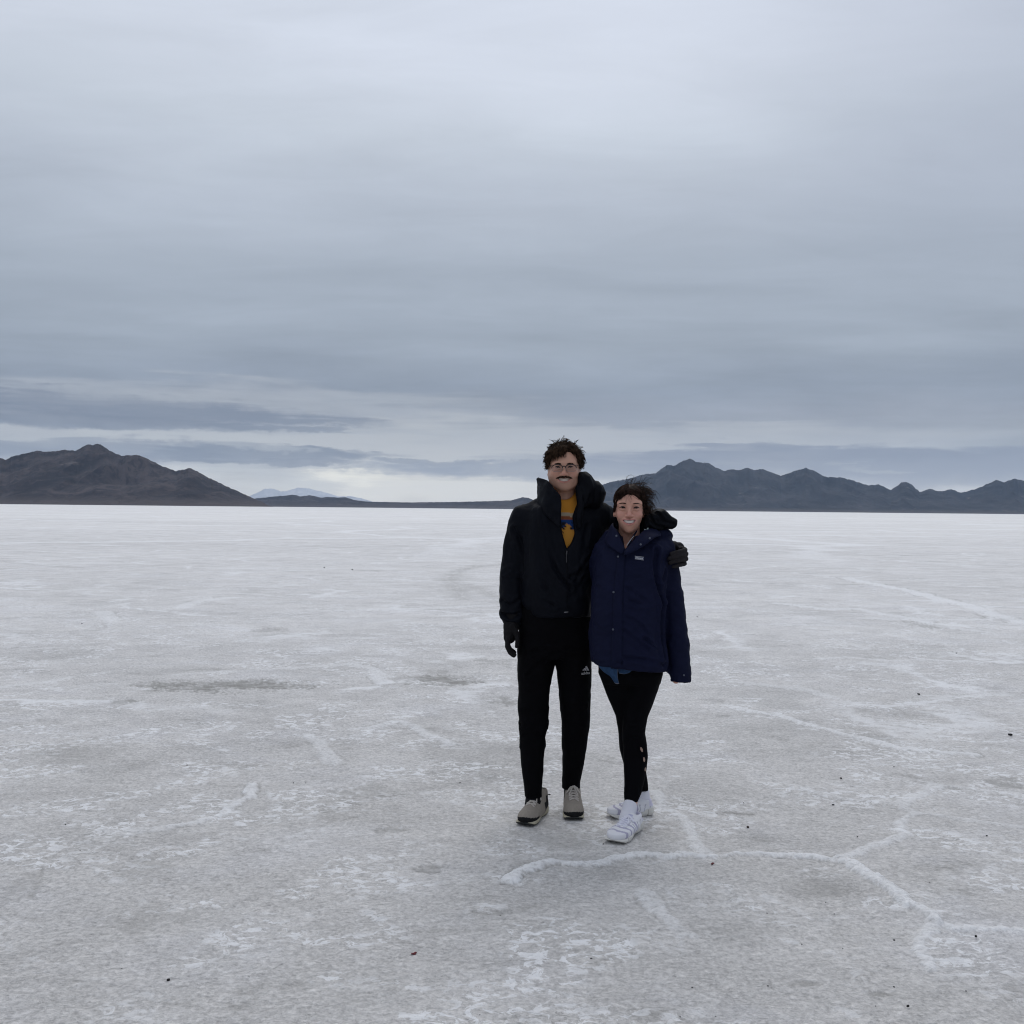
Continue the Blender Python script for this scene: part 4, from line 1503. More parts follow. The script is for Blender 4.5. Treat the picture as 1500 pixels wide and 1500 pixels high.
M_white = plain('white_print', (0.62, 0.62, 0.63), 0.7)
M_print = plain('grey_white_print', (0.42, 0.42, 0.44), 0.7)
M_denim = painted('denim', 0.9, 0.1, bump=0.4, bscale=900)
M_tee = painted('printed_jersey', 0.9, 0.1, bump=0.2, bscale=900)
M_sock = cloth('white_rib', (0.66, 0.66, 0.72), 0.9, 500, 0.5, 0.0, 0.1, 0.05)
MAN_SHOE = dict(upper=painted('knit_upper', 0.85, 0.15, bump=0.5, bscale=700), sole=painted('foam_sole', 0.75, 0.2, bump=0.3, bscale=300), lace=plain('beige_lace', (0.46, 0.42, 0.38), 0.85))
WOM_SHOE = dict(upper=painted('mesh_upper', 0.8, 0.2, bump=0.4, bscale=700), sole=painted('white_foam', 0.6, 0.3, bump=0.15, bscale=300), lace=plain('white_lace', (0.70, 0.70, 0.78), 0.85))


def glass_mat():
    m = bpy.data.materials.new('lens_glass')
    m.use_nodes = True
    t = NT(m.node_tree)
    for nd in list(t.n):
        t.n.remove(nd)
    out = t.node('ShaderNodeOutputMaterial')
    tr = t.node('ShaderNodeBsdfTransparent')
    tr.inputs[0].default_value = (0.93, 0.94, 0.95, 1)
    gl = t.node('ShaderNodeBsdfGlossy')
    gl.inputs['Roughness'].default_value = 0.03
    fr = t.node('ShaderNodeFresnel')
    fr.inputs[0].default_value = 1.16
    mx = t.node('ShaderNodeMixShader')
    t.l.new(fr.outputs[0], mx.inputs[0])
    t.l.new(tr.outputs[0], mx.inputs[1])
    t.l.new(gl.outputs[0], mx.inputs[2])
    t.l.new(mx.outputs[0], out.inputs[0])
    return m


M_lens = glass_mat()


def ST(py, xl, xr, Y, b):
    c = P((xl + xr) / 2.0, py, Y)
    return (c[2], c[0], Y, (xr - xl) / 2.0 * Y / FPX, b)


def folds(v, f, amp, scale, stretch=(1, 1, 1), seed=0, zfade=None, oct=3):
    n = normals(v, f)
    s = np.array(stretch) * scale
    d = fbm(v[:, 0] * s[0], v[:, 1] * s[1], v[:, 2] * s[2], oct, 0.5, seed=seed)
    d = np.sign(d) * np.abs(d) ** 0.8
    if zfade is not None:
        d = d * zfade(v)
    return v + n * (amp * d)[:, None]


def creases(v, f, lines, depth, width):
    """pulled cloth: soft grooves along given world polylines"""
    n = normals(v, f)
    off = np.zeros(len(v))
    for pts, s in lines:
        p = spline(pts, 24)
        d2 = np.full(len(v), 1e9)
        for a, b in zip(p[:-1], p[1:]):
            ba = b - a
            t = np.clip(((v - a) @ ba) / max(ba @ ba, 1e-9), 0, 1)
            q = v - a - t[:, None] * ba
            d2 = np.minimum(d2, (q * q).sum(1))
        d = np.sqrt(d2)
        off -= s * depth * np.exp(-(d / width) ** 2)
        off += s * depth * 0.6 * np.exp(-((d - 2.0 * width) / width) ** 2)
    return v + n * off[:, None]


# ====================================================================== the man
def build_man():
    rng = random.Random(5)
    YM = 5.12
    fr = Frame(np.array([P(826.3, 684, 5.09)[0], 5.09, P(826, 684, 5.0)[2]]), 1.0, rad(-1.0), rad(-3))
    q = dict(taper=0.72, wide=1.0, cheek=0.0695, jaw=0.0685, jz=-0.056, jh=0.056, chin=-0.114, chinw=0.026, eye=0.0025, nose=1.12, mouth=-0.0625, curve=0.0080, mw=0.0340,
             open=0.0086, neck=0.060, blush=(0.47, 0.205, 0.155), lip=(0.42, 0.165, 0.140), lid=(0.30, 0.150, 0.118), iris=(0.022, 0.013, 0.009), lash=1.9,
             browz=0.0140, browt=0.0034, teeth=[(-0.0074, 0.0060)], stubble=0.22)
    o = fr.o
    V = Vol(axis(o[0] - 0.36, o[0] + 0.62, o[0] - 0.095, o[0] + 0.095, 0.011, 0.0021),
            axis(4.84, 5.34, o[1] - 0.13, o[1] + 0.12, 0.011, 0.0021),
            axis(0.02, 1.84, o[2] - 0.15, o[2] + 0.125, 0.011, 0.0021))
    sculpt_head(V, fr, q)
    V.op(stack([ST(738, 800, 850, 5.12, 0.06), ST(752, 775, 875, 5.13, 0.08), ST(800, 775, 866, 5.13, 0.095), ST(860, 780, 858, 5.13, 0.09), ST(930, 772, 856, 5.13, 0.085), ST(962, 780, 850, 5.13, 0.07)]), 0.03)
    V.op(tube([P(766, 760, 5.12), P(751, 835, 5.12), P(750, 905, 5.10), P(746, 935, 5.08)], [0.045, 0.038, 0.028, 0.026]), 0.02)
    V.op(tube([P(880, 760, 5.14), P(930, 788, 5.24), P(984, 806, 5.10), P(997, 812, 5.0)], [0.045, 0.036, 0.026, 0.024]), 0.02)
    V.op(tube([P(787, 955, 5.13), P(782, 1070, 5.08), P(782, 1160, 4.99), P(781, 1180, 4.97)], [0.058, 0.042, 0.033, 0.033]), 0.01)
    V.op(tube([P(840, 955, 5.14), P(842, 1070, 5.14), P(836.5, 1160, 5.145), P(836.5, 1178, 5.14)], [0.058, 0.042, 0.033, 0.033]), 0.01)
    v, f = V.mesh(1)
    body = mesh_object('person', v, f, M_skin)
    vcol(body, face_colours(fr.l(v), q, (0.470, 0.262, 0.185)))
    tag(body, 'tall man with moustache and glasses in black open jacket, arm round the woman', 'person')
    teeth(fr, q, body, M_teeth)
    eyes(fr, q, body, M_eye, M_lash)
    brows(fr, q, body, M_hair_m, rng)
    # moustache
    ln = []
    for i in range(620):
        u = rng.uniform(-1, 1)
        vv = rng.random()
        x = u * 0.037
        z = q['mouth'] + 0.0220 - 0.0125 * abs(u) ** 1.5 - 0.0095 * vv * (1 - 0.35 * abs(u)) + q['curve'] * u * u * 0.35
        y = -0.1010 + 0.0235 * u * u + rng.uniform(-0.002, 0.001)
        a = np.array([x, y, z])
        d = np.array([0.0075 * u + rng.uniform(-0.001, 0.001), 0.0018 * abs(u) - 0.002, -0.0054 + 0.0015 * abs(u)])
        ln.append(fr.w(np.array([a, a + 0.5 * d + [0, -0.0018, 0], a + d])))
    tubes_object('moustache', ln, 0.0009, 0.0004, M_hair_m, body, 3)
    # curly hair: cap of clumps and loose curls
    hc = Vol.box(fr.w((-0.12, -0.13, -0.09)), fr.w((0.12, 0.14, 0.17)), 0.0042)
    hc.op(fr.prim(ell((0, 0.022, 0.044), (0.0815, 0.099, 0.0875))))
    hc.op(fr.prim(ell((-0.024, -0.044, 0.082), (0.044, 0.034, 0.026))), 0.03)
    hc.cut(fr.prim(ell((0.010, -0.110, -0.004), (0.0590, 0.066, 0.078))), 0.010)
    hc.cut(fr.prim(ell((0.024, -0.105, 0.052), (0.026, 0.050, 0.034))), 0.010)
    hc.cut(fr.prim((lambda X, Y, Z: Z + 0.02 + (Y - 0.02) * 0.6 + 0 * X, np.array([-0.2, -0.2, -0.2]), np.array([0.2, 0.2, 0.05]))), 0.01)
    hv, hf = hc.mesh(1)
    hv = folds(hv, hf, 0.0055, 48, seed=3, oct=2)
    hair = mesh_object('hair', hv, hf, M_cap, body)
    cskull, rskull = np.array([0, 0.018, 0.038]), np.array([0.077, 0.098, 0.082])
    sk = (cskull, rskull * 1.02)
    lines, ra = [], []

    def grow(root, d0, L_, r_, **kw):
        clump(lines, ra, fr.w(lock(root, d0, L_, 11, rng, **kw)), rng, 5, 0.0034, (0.0007, 0.0015))
    n = 0
    while n < 820:
        d = np.array([rng.gauss(0, 1), rng.gauss(0, 1), rng.gauss(0, 1)])
        d /= np.linalg.norm(d)
        phi = abs(math.atan2(d[0], -d[1]))
        hl = 0.50 if phi < 0.75 else (0.50 - 0.72 * (phi - 0.75) / 0.75 if phi < 1.5 else -0.22 - 0.4 * (phi - 1.5) / 1.6)
        if d[2] < hl or (d[1] < -0.60 and d[0] > 0.10 and d[2] < 0.66 and d[0] < 0.50):
            continue
        root = cskull + d * rskull
        tang = np.array([rng.gauss(0, 1), rng.gauss(0, 1), rng.gauss(0, 1)])
        tang -= d * (tang @ d)
        tang /= np.linalg.norm(tang)
        flow = np.array([0.30 * d[0] - 0.10, -0.25 if d[1] < 0 else 0.3, -0.15])
        if d[1] < -0.25 and d[0] < 0.1:
            flow = np.array([-0.35, -0.75, -0.2])
        elif d[1] < -0.25:
            flow = np.array([0.7, -0.3, -0.2])
        grow(root, d * 0.55 + tang * 0.55 + flow * 0.6, rng.uniform(0.030, 0.056) * (1 - 0.25 * abs(d[0])), 0, sweep=tuple(flow * 1.0 + np.array([0, 0, -0.60])), grav=0.40,
             curl=rng.uniform(0.005, 0.0105), freq=rng.uniform(0.7, 1.5), skull=sk)
        n += 1
    for i in range(190):      # fringe tumbling over the left of the forehead
        u = rng.random()
        x = -0.066 + 0.082 * u
        root = (x, -0.062 + 0.02 * (abs(x) / 0.06) ** 2, 0.092 - 0.016 * (abs(x) / 0.06) ** 2 + rng.uniform(-0.01, 0.012))
        grow(root, (-0.30 + 0.2 * rng.gauss(0, 1), -0.75, 0.05 + rng.uniform(-0.1, 0.25)), rng.uniform(0.058, 0.082) * (0.75 + 0.25 * (1 - u)), rng.uniform(0.0014, 0.0030),
             sweep=(-0.10 + rng.uniform(-0.35, 0.35), 0.25, -1.55), grav=0.45, curl=rng.uniform(0.002, 0.006), freq=rng.uniform(0.6, 1.2), skull=(np.array([0, -0.010, 0.025]), np.array([0.074, 0.0845, 0.080])))
    for i in range(80):       # swept up and over to the right of the parting
        u = rng.random()
        root = (0.022 + 0.05 * u, -0.052 + 0.045 * u, 0.104 - 0.035 * u + rng.uniform(-0.006, 0.008))
        grow(root, (0.75, -0.45, 0.40 * (1 - u)), rng.uniform(0.045, 0.070), rng.uniform(0.0014, 0.0030), sweep=(0.25, 0.1, -1.5), grav=0.4,
             curl=rng.uniform(0.002, 0.007), freq=rng.uniform(0.6, 1.3), skull=(np.array([0, 0.0, 0.030]), np.array([0.079, 0.096, 0.084])))
    for s_ in (-1, 1):        # sides over the tops of the ears
        for i in range(110):
            y = -0.045 + 0.085 * rng.random()
            root = (s_ * 0.069, y, 0.016 + 0.050 * rng.random())
            grow(root, (s_ * 0.28, rng.gauss(-0.1, 0.4), -0.1), rng.uniform(0.026, 0.042), rng.uniform(0.0014, 0.0030), sweep=(-s_ * 0.25, 0.0, -1.1), grav=0.5,
                 curl=rng.uniform(0.003, 0.008), freq=rng.uniform(0.7, 1.5), skull=sk)
    for a in ((-0.010, -0.03, 0.134, 0.30, 0.9), (0.058, -0.02, 0.118, 0.55, 0.9), (0.02, -0.02, 0.134, -0.9, 0.5), (-0.05, -0.02, 0.122, -0.6, 0.7), (0.070, -0.02, 0.100, 0.9, 0.15), (0.074, -0.02, 0.075, 0.9, 0.2)):
        grow(a[:3], (a[3], -0.2, a[4]), 0.030, 0.0015, sweep=(0, 0, -0.25), grav=0.1, curl=0.0025, freq=0.8)
    tubes_object('curls', lines, ra, 0.0005, M_hair_m, hair, 5)
    # glasses
    dark = plain('dark_metal', (0.014, 0.012, 0.013), 0.35, 0.3)
    steel = plain('pale_metal', (0.20, 0.19, 0.19), 0.3, 0.7)
    gl_top, gl_low, lens_pts = [], [], []
    for s in (-1, 1):
        th = np.linspace(0, 2 * np.pi, 49)
        pw = 2.0 / 2.6
        ox = np.sign(np.cos(th)) * np.abs(np.cos(th)) ** pw * 0.0262
        oz = np.sign(np.sin(th)) * np.abs(np.sin(th)) ** pw * 0.0185
        oz = oz * (1 + 0.10 * (oz < 0))
        ring = np.stack([s * 0.0335 + ox, -0.1115 + 0.012 * ((s * 0.0335 + ox) / 0.06) ** 2 + 0.004 * (oz < 0) * np.abs(oz) / 0.02, -0.0055 + oz * 0.90 - 0.0012 * np.abs(ox) / 0.026], -1)
        gl_top.append(fr.w(ring[0:25]))
        gl_low.append(fr.w(ring[24:49]))
        lens_pts.append(ring[:-1])
    bridge = spline([(-0.0075, -0.1115, -0.001), (0, -0.1150, 0.0035), (0.0075, -0.1115, -0.001)], 9)
    nosep = [spline([(s * 0.0085, -0.110, -0.004), (s * 0.0105, -0.102, -0.011), (s * 0.0115, -0.099, -0.017)], 6) for s in (-1, 1)]
    glasses = tubes_object('glasses', gl_top + [fr.w(bridge)], 0.0023, 0.0023, dark, body, 6)
    tubes_object('lower_rim', gl_low + [fr.w(p) for p in nosep], 0.0008, 0.0008, steel, glasses, 5)
    for s in (-1, 1):
        tl = spline([(s * 0.0600, -0.099, 0.006), (s * 0.0690, -0.085, 0.006), (s * 0.0765, -0.02, 0.003), (s * 0.0785, 0.012, -0.002), (s * 0.078, 0.024, -0.02)], 20)
        tubes_object('temple', [fr.w(tl)], 0.0013, 0.0016, dark, glasses, 6)
    for ring in lens_pts:
        n_ = len(ring)
        fv = np.concatenate([ring, ring + [0, 0.0016, 0]])
        mesh_object('lens', fr.w(fv), [tuple(range(n_)), tuple(range(2 * n_ - 1, n_ - 1, -1))] + [(i, i + n_, (i + 1) % n_ + n_, (i + 1) % n_) for i in range(n_)], M_lens, glasses, False)
    # T-shirt
    TS = Vol.box((0.05, 4.92, 1.12), (0.52, 5.28, 1.60), 0.006)
    TS.op(stack([ST(722, 806, 846, 5.13, 0.075), ST(735, 796, 856, 5.125, 0.095), ST(752, 785, 868, 5.125, 0.112), ST(800, 775, 868, 5.125, 0.120), ST(860, 775, 868, 5.125, 0.120)]))
    TS.cut(ell(P(827, 717, 5.02), (0.062, 0.095, 0.052)), 0.008)
    TS.cut(fr.prim(cap((0, 0.022, -0.05), (0, 0.035, -0.16), 0.062, 0.064)))
    v, f = TS.mesh(2)
    tee = mesh_object('t_shirt', v, f, M_tee, body)
    ctr = P(831, 760, 5.0)
    lx, lz = v[:, 0] - ctr[0], v[:, 2] - ctr[2]
    c = np.tile((0.43, 0.185, 0.026), (len(v), 1))
    wv = 0.002 * np.sin(lx * 60)
    def band(z0, z1, col):
        c[(lz + wv < z0) & (lz + wv >= z1)] = col
    band(0.030, 0.012, (0.300, 0.245, 0.175))
    band(0.012, -0.004, (0.190, 0.062, 0.030))
    band(-0.004, -0.200, (0.012, 0.040, 0.140))
    peak = -0.020 - 1.15 * np.abs(lx - 0.002) - 0.004 * np.sin(lx * 300)
    c[lz < peak] = (0.42, 0.195, 0.035)
    blot = fbm(v[:, 0] * 130, v[:, 1] * 60, v[:, 2] * 130, 3, seed=8)
    tree = (lz < -0.018) & (lz > -0.070) & (((lx < -0.006) & (lx > -0.05)) | ((lx > 0.016) & (lx < 0.05) & (lz > -0.055)))
    c[tree & (blot > 0.05)] = (0.012, 0.012, 0.016)
    vcol(tee, c)
    rib = [np.array([P(827, 0, 5.0)[0] + 0.060 * math.cos(a), 5.105 + 0.105 * math.sin(a) * 0.95, P(0, 733, 5.0)[2] - 0.012 * (1 - math.sin(a))]) for a in np.linspace(rad(200), rad(340), 24)]
    # jacket
    J = Vol.box((-0.14, 4.90, 0.93), (0.90, 5.40, 1.63), 0.0062)
    J.op(stack([ST(736, 790, 862, 5.13, 0.10), ST(746, 770, 876, 5.13, 0.125), ST(760, 762, 885, 5.13, 0.140), ST(790, 762.5, 884, 5.125, 0.148), ST(810, 763, 878, 5.125, 0.150), ST(840, 764, 874, 5.12, 0.152),
                ST(868, 765, 870, 5.12, 0.150), ST(884, 766, 868, 5.12, 0.146), ST(897, 770, 866, 5.12, 0.132), ST(901, 772, 865, 5.12, 0.125)], 2.4))
    J.op(tube([P(772, 755, 5.13), P(800, 742, 5.13), P(850, 742, 5.13), P(880, 755, 5.14)], [0.062, 0.055, 0.055, 0.062]), 0.04)
    J.op(tube([P(767, 760, 5.13), P(755, 800, 5.13), P(749.5, 845, 5.13), P(749, 880, 5.12), P(750, 900, 5.11)], [0.070, 0.062, 0.0555, 0.055, 0.050]), 0.02)
    J.op(tube([P(749.5, 900, 5.11), P(750, 910, 5.10)], [0.048, 0.044]), 0.008)
    J.op(tube([P(880, 758, 5.15), P(905, 772, 5.20), P(938, 790, 5.24), P(970, 804, 5.14), P(989, 806, 5.055)], [0.072, 0.066, 0.060, 0.052, 0.043]), 0.03)
    # open front over the shirt
    op = [P(x, y, 4.97) for x, y in ((821, 716), (820.5, 745), (821, 768), (824.5, 789), (830.5, 806), (837, 798), (843.5, 783), (842, 768), (840.5, 756), (845, 740), (848, 716))]
    opx, opz = [p[0] for p in op], [p[2] for p in op]
    J.cut((lambda X, Y, Z: np.maximum(poly2(opx, opz, X, Z), Y - 5.06), np.array([min(opx), 4.8, min(opz)]), np.array([max(opx), 5.06, max(opz)])), 0.006)
    J.cut(fr.prim(cap((0, 0.018, -0.10), (0, 0.02, -0.20), 0.066, 0.060)), 0.01)
    v, f = J.mesh(2)
    lw = lambda p, y: P(p[0], p[1], y)
    cr = [([lw((792, 745), 5.0), lw((800, 790), 4.97), lw((812, 830), 4.97), lw((835, 862), 4.97)], 1.0),
          ([lw((778, 770), 5.0), lw((783, 820), 4.97), lw((800, 865), 4.97)], 0.8),
          ([lw((768, 855), 5.0), lw((785, 875), 4.97), lw((810, 888), 4.97)], 0.9),
          ([lw((845, 850), 4.97), lw((855, 830), 4.98), lw((868, 815), 5.0)], 0.8),
          ([lw((836, 846), 4.97), lw((850, 838), 4.98), lw((865, 832), 5.0)], 0.6),
          ([lw((850, 880), 4.97), lw((858, 862), 4.98), lw((866, 850), 5.0)], 0.6),
          ([lw((862, 770), 5.0), lw((856, 800), 4.98), lw((850, 830), 4.97)], 0.5),
          ([lw((752, 775), 5.07), lw((765, 800), 5.06), lw((767, 840), 5.06)], 0.8),
          ([lw((736, 840), 5.08), lw((748, 834), 5.06), lw((762, 842), 5.07)], 0.7),
          ([lw((735, 880), 5.08), lw((748, 886), 5.06), lw((762, 878), 5.07)], 0.8),
          ([lw((736, 899), 5.08), lw((749, 903), 5.06), lw((763, 898), 5.07)], 1.2)]
    v = creases(v, f, cr, 0.0115, 0.0100)
    v = folds(v, f, 0.0085, 9, (1.8, 1.0, 0.6), seed=12)
    v = folds(v, f, 0.0024, 34, (1, 1, 0.8), seed=13)
    jacket = mesh_object('jacket', v, f, M_black, body)
    jb = closest_front(v, f)
    # stand-up collar wing on the left of the picture
    Cc = [[P(824, 735, 5.215), P(801, 740, 5.20), P(787, 742, 5.125), P(796, 752, 5.005), P(811, 765, 4.972), P(820.5, 774, 4.962)],
          [P(824, 722, 5.215), P(799, 724, 5.205), P(789.5, 722, 5.130), P(798, 730, 5.005), P(813, 742, 4.968), P(822, 752, 4.958)],
          [P(824, 712, 5.215), P(798, 712, 5.205), P(789, 708, 5.130), P(800, 715, 5.010), P(814, 728, 4.968), P(822.5, 738, 4.960)],
          [P(824, 707, 5.215), P(797, 706, 5.205), P(787.5, 699.5, 5.130), P(803, 704.5, 5.015), P(812, 716, 4.978), P(821.5, 727, 4.968)]]
    sheet('collar', Cc, M_black, jacket, 0.012, 40, 24, 0.009, 3)
    # hood bunched on the other shoulder
    Hd = Vol.box(P(835, 775, 4.92) - [0, 0, 0.02], P(897, 685, 5.30) + [0.02, 0.05, 0.02], 0.0055)
    Hd.op(puff([P(x, y, 5.06) for x, y in ((843, 697), (848, 691.5), (858, 690), (866, 695), (871, 704), (874, 716), (872, 738), (856, 748), (845, 742))], 5.10, 0.105, 0.060))
    Hd.op(puff([P(x, y, 5.08) for x, y in ((868, 706), (876, 704), (884, 712), (888.5, 722), (885, 735), (878, 745), (862, 748), (858, 725))], 5.12, 0.10, 0.050), 0.012)
    Hd.op(tube([P(848, 716, 5.02), P(851, 738, 4.992), P(848, 757, 4.975), P(848.5, 772, 4.972)], [0.020, 0.022, 0.018, 0.012]), 0.02)
    Hd.cut(fr.prim(ell((0, -0.01, -0.06), (0.074, 0.085, 0.075))), 0.004)
    hv, hf = Hd.mesh(2)
    hv = creases(hv, hf, [([P(866, 697, 5.0), P(868, 715, 4.99), P(862, 740, 5.0)], 1.2), ([P(850, 700, 5.0), P(856, 722, 4.985), P(855, 745, 4.985)], 0.8), ([P(880, 712, 5.02), P(874, 728, 5.0), P(872, 742, 5.01)], 0.8)], 0.007, 0.007)
    hv = folds(hv, hf, 0.006, 16, (1, 1, 0.7), seed=6)
    sheet_hood = mesh_object('hood', hv, hf, M_hood, jacket)
    # zip line, pull and hem
    zl = project(jb, [P(830.5, y, 4.97) for y in np.linspace(807, 898, 60)], 0.0015)
    tubes_object('zip', [zl], 0.0016, 0.0016, plain('zip_tape', (0.005, 0.005, 0.006), 0.8, 0.0, 0.05), jacket, 5)
    pp = project(jb, [P(830.5, 807, 4.97), P(830, 812, 4.97), P(829.7, 818, 4.97), P(829.5, 824, 4.97)], 0.005)
    tubes_object('zip_pull', [pp[:2], pp[1:]], [0.0036, 0.0016], [0.0036, 0.0022], M_zip, jacket, 6)
    cl = project(jb, [P(826.5, 896.3, 4.97), P(832, 896, 4.97)], 0.003)
    tubes_object('cord_end', [cl], 0.0015, 0.0012, M_print, jacket, 6)
    # trousers
    T = Vol.box((0.02, 4.86, 0.12), (0.46, 5.36, 1.06), 0.0062)
    T.op(stack([ST(884, 764, 866, 5.13, 0.120), ST(930, 759, 866.5, 5.13, 0.130), ST(950, 758.5, 866.5, 5.13, 0.125), ST(962, 759.5, 866, 5.13, 0.110)], 2.5))
    T.op(stack([ST(935, 758, 813, 5.125, 0.110), ST(968, 758, 813, 5.12, 0.105), ST(985, 758, 810, 5.12, 0.100), ST(1005, 758.5, 805.5, 5.11, 0.094), ST(1040, 759, 804, 5.10, 0.086), ST(1060, 760, 803.5, 5.09, 0.080), ST(1078, 761.5, 798.5, 5.08, 0.072),
                ST(1100, 762, 797.5, 5.06, 0.070), ST(1125, 764, 796.5, 5.03, 0.062), ST(1145, 767, 795, 5.00, 0.056), ST(1158, 768, 794.5, 4.99, 0.053), ST(1168, 769, 794.5, 4.99, 0.050), ST(1174, 770, 794, 4.99, 0.047)], 2.2), 0.012)
    T.op(stack([ST(935, 813, 866.5, 5.13, 0.110), ST(968, 813, 866.5, 5.13, 0.105), ST(985, 815.5, 866.5, 5.14, 0.100), ST(1010, 818.5, 865.5, 5.14, 0.094), ST(1040, 820.5, 864.5, 5.14, 0.086), ST(1060, 822, 864, 5.14, 0.080), ST(1078, 823, 861.5, 5.14, 0.072),
                ST(1100, 823, 858.5, 5.15, 0.070), ST(1125, 823.5, 854, 5.15, 0.062), ST(1145, 823, 850, 5.15, 0.056), ST(1158, 823, 850, 5.145, 0.052), ST(1168, 824, 850, 5.145, 0.047)], 2.2), 0.012)
    v, f = T.mesh(2)
    cr = []
    for xl, xr, yy in ((760, 804, 1058), (761, 800, 1070), (762, 797, 1085), (767, 795, 1148), (822, 864, 1058), (823, 861, 1072), (823, 850, 1145), (766, 800, 1035), (822, 860, 1032)):
        cr.append(([P(xl, yy + 4, 5.06), P((xl + xr) / 2, yy - 2, 5.03), P(xr, yy + 3, 5.06)], 0.9))
    for x0, y0, x1, y1 in ((800, 965, 772, 990), (822, 965, 852, 985), (806, 950, 780, 955), (818, 948, 850, 952)):
        cr.append(([P(x0, y0, 5.02), P((x0 + x1) / 2, (y0 + y1) / 2, 5.01), P(x1, y1, 5.02)], 0.8))
    v = creases(v, f, cr, 0.0085, 0.0085)
    v = folds(v, f, 0.0045, 14, (0.8, 0.8, 1.1), seed=22)
    trousers = mesh_object('trousers', v, f, M_pants, body)
    tb = closest_front(v, f)
    # three slanted bars and lettering printed on the thigh
    px = 5.12 / FPX
    def on_leg(pts2):
        c0 = P(857.3, 981.5, 5.05)
        return [np.array([c0[0] + a * px, 5.05, c0[2] + b * px]) for a, b in pts2]
    V_, F_ = [], []
    for x0, w0, hgt in ((-4.6, 3.0, 1.9), (-1.6, 3.0, 4.2), (1.6, 3.0, 6.8)):
        top = hgt
        pts2 = [(x0 + 0.3, -0.8), (x0 + w0 - 0.2, -0.8), (x0 + w0 - 0.2 - (0.2 * top), -0.8 + top * 0.55 + 0.3), (x0 + 0.3 - 0.42 * top, -0.8 + top)]
        pts2 = [(x0 - 0.0, -0.6), (x0 + w0 - 0.5, -0.6), (x0 + w0 - 0.5 - 0.50 * top, -0.6 + top), (x0 - 0.50 * top - 0.0 + 0.2, -0.6 + top - 1.3)]
        if hgt < 2:
            pts2 = [(x0 - 0.2, -0.6), (x0 + w0 - 0.5, -0.6), (x0 + w0 - 1.6, 1.4), (x0 - 0.6, 0.2)]
        b = len(V_)
        V_ += on_leg([(a * 1.05 + 1.0, bb) for a, bb in pts2])
        F_.append((b, b + 1, b + 2, b + 3))
    tv, tf = text_mesh('adidas', 5.6, True)
    tv = np.stack([tv[:, 0] * 0.86 + 0.2, tv[:, 1] * 1.0 - 6.0 + 0.07 * tv[:, 0]], -1)
    b = len(V_)
    V_ += on_leg(tv)
    F_ += [tuple(i + b for i in p) for p in tf]
    mesh_object('printed_logo', project(tb, V_, 0.0020), F_, M_print, trousers, False)
    # gloves
    g = Vol.box(P(728, 970, 4.98), P(768, 898, 5.18), 0.0036)
    g.op(tube([P(751, 902, 5.10), P(750, 911, 5.095), P(749, 917, 5.09)], [0.036, 0.033, 0.035]))
    g.op(tube([P(749, 917, 5.085), P(746.5, 934, 5.065)], [0.036, 0.030]), 0.02)
    g.op(ell(P(747, 927, 5.075), (0.024, 0.046, 0.036)), 0.015)
    for dy, dpx, ln_ in ((-0.036, 0.5, 1.0), (-0.013, -0.8, 1.08), (0.010, -0.6, 1.02), (0.032, 0.4, 0.86)):
        y0 = 5.072 + dy
        g.op(tube([P(744.5 + dpx, 934, y0), P(743.6 + dpx, 934 + 12 * ln_, y0 - 0.004), P(747.5 + dpx, 934 + 20 * ln_, y0 - 0.008), P(753.5 + dpx, 934 + 25 * ln_, y0 - 0.010)], [0.0125, 0.0112, 0.0105, 0.0092]), 0.004)
    g.op(tube([P(751.5, 918, 5.045), P(757, 929, 5.028), P(758, 939, 5.022), P(757, 947, 5.022)], [0.0165, 0.0135, 0.0118, 0.0098]), 0.008)
    v, f = g.mesh(1)
    v = folds(v, f, 0.0013, 60, seed=4)
    mesh_object('glove', v, f, M_palm, body)
    g = Vol.box(P(968, 850, 4.80), P(1014, 785, 5.14), 0.0036)
    g.op(tube([P(986, 804, 5.075), P(991, 807, 5.045)], [0.040, 0.036]))
    g.op(ell(P(996, 814, 5.005), (0.022, 0.044, 0.046), Matrix.Rotation(rad(20), 3, 'Y')), 0.02)
    rows = [  # knuckle, mid, tip per finger, index at the top
        ((1000, 803.5, 4.985), (1003.5, 806, 4.935), (994, 808.5, 4.870), (983.5, 811.5, 4.858), 1.0),
        ((1001, 810, 4.985), (1005, 812, 4.930), (994, 814.5, 4.862), (980.5, 818, 4.852), 1.05),
        ((1001, 817, 4.985), (1005, 819, 4.932), (994, 821, 4.862), (981.5, 824.5, 4.852), 1.0),
        ((1000, 824, 4.985), (1003, 826, 4.935), (995, 828, 4.868), (986, 830.5, 4.858), 0.88)]
    for a, b, c_, d_, s in rows:
        pts = spline([P(*a), P(*b), P(*c_), P(*d_)], 9)
        g.op(tube(pts, list(np.linspace(0.0125, 0.0095, 9) * s)), 0.0035)
    g.op(tube([P(992, 806, 5.02), P(988, 797.5, 4.975), P(985, 797.0, 4.93)], [0.016, 0.0135, 0.011]), 0.008)
    v, f = g.mesh(1)
    v = folds(v, f, 0.0010, 70, seed=5)
    mesh_object('glove', v, f, M_glove, body)
    for pts in ([P(782, 1150, 4.995), P(781.5, 1168, 4.985), P(780.5, 1180, 4.965)], [P(837, 1150, 5.145), P(837, 1166, 5.14), P(837, 1176, 5.13)]):
        sv = Vol.box(np.min(pts, 0) - 0.05, np.max(pts, 0) + 0.05, 0.005)
        sv.op(tube(pts, [0.037, 0.038, 0.040]))
        v, f = sv.mesh(1)
        mesh_object('sock', v, f, M_palm, body)
    # shoes
    shoe(body, (0.165, 5.085), (0.070, 4.825), 0.292, 'man', MAN_SHOE, 1.0)
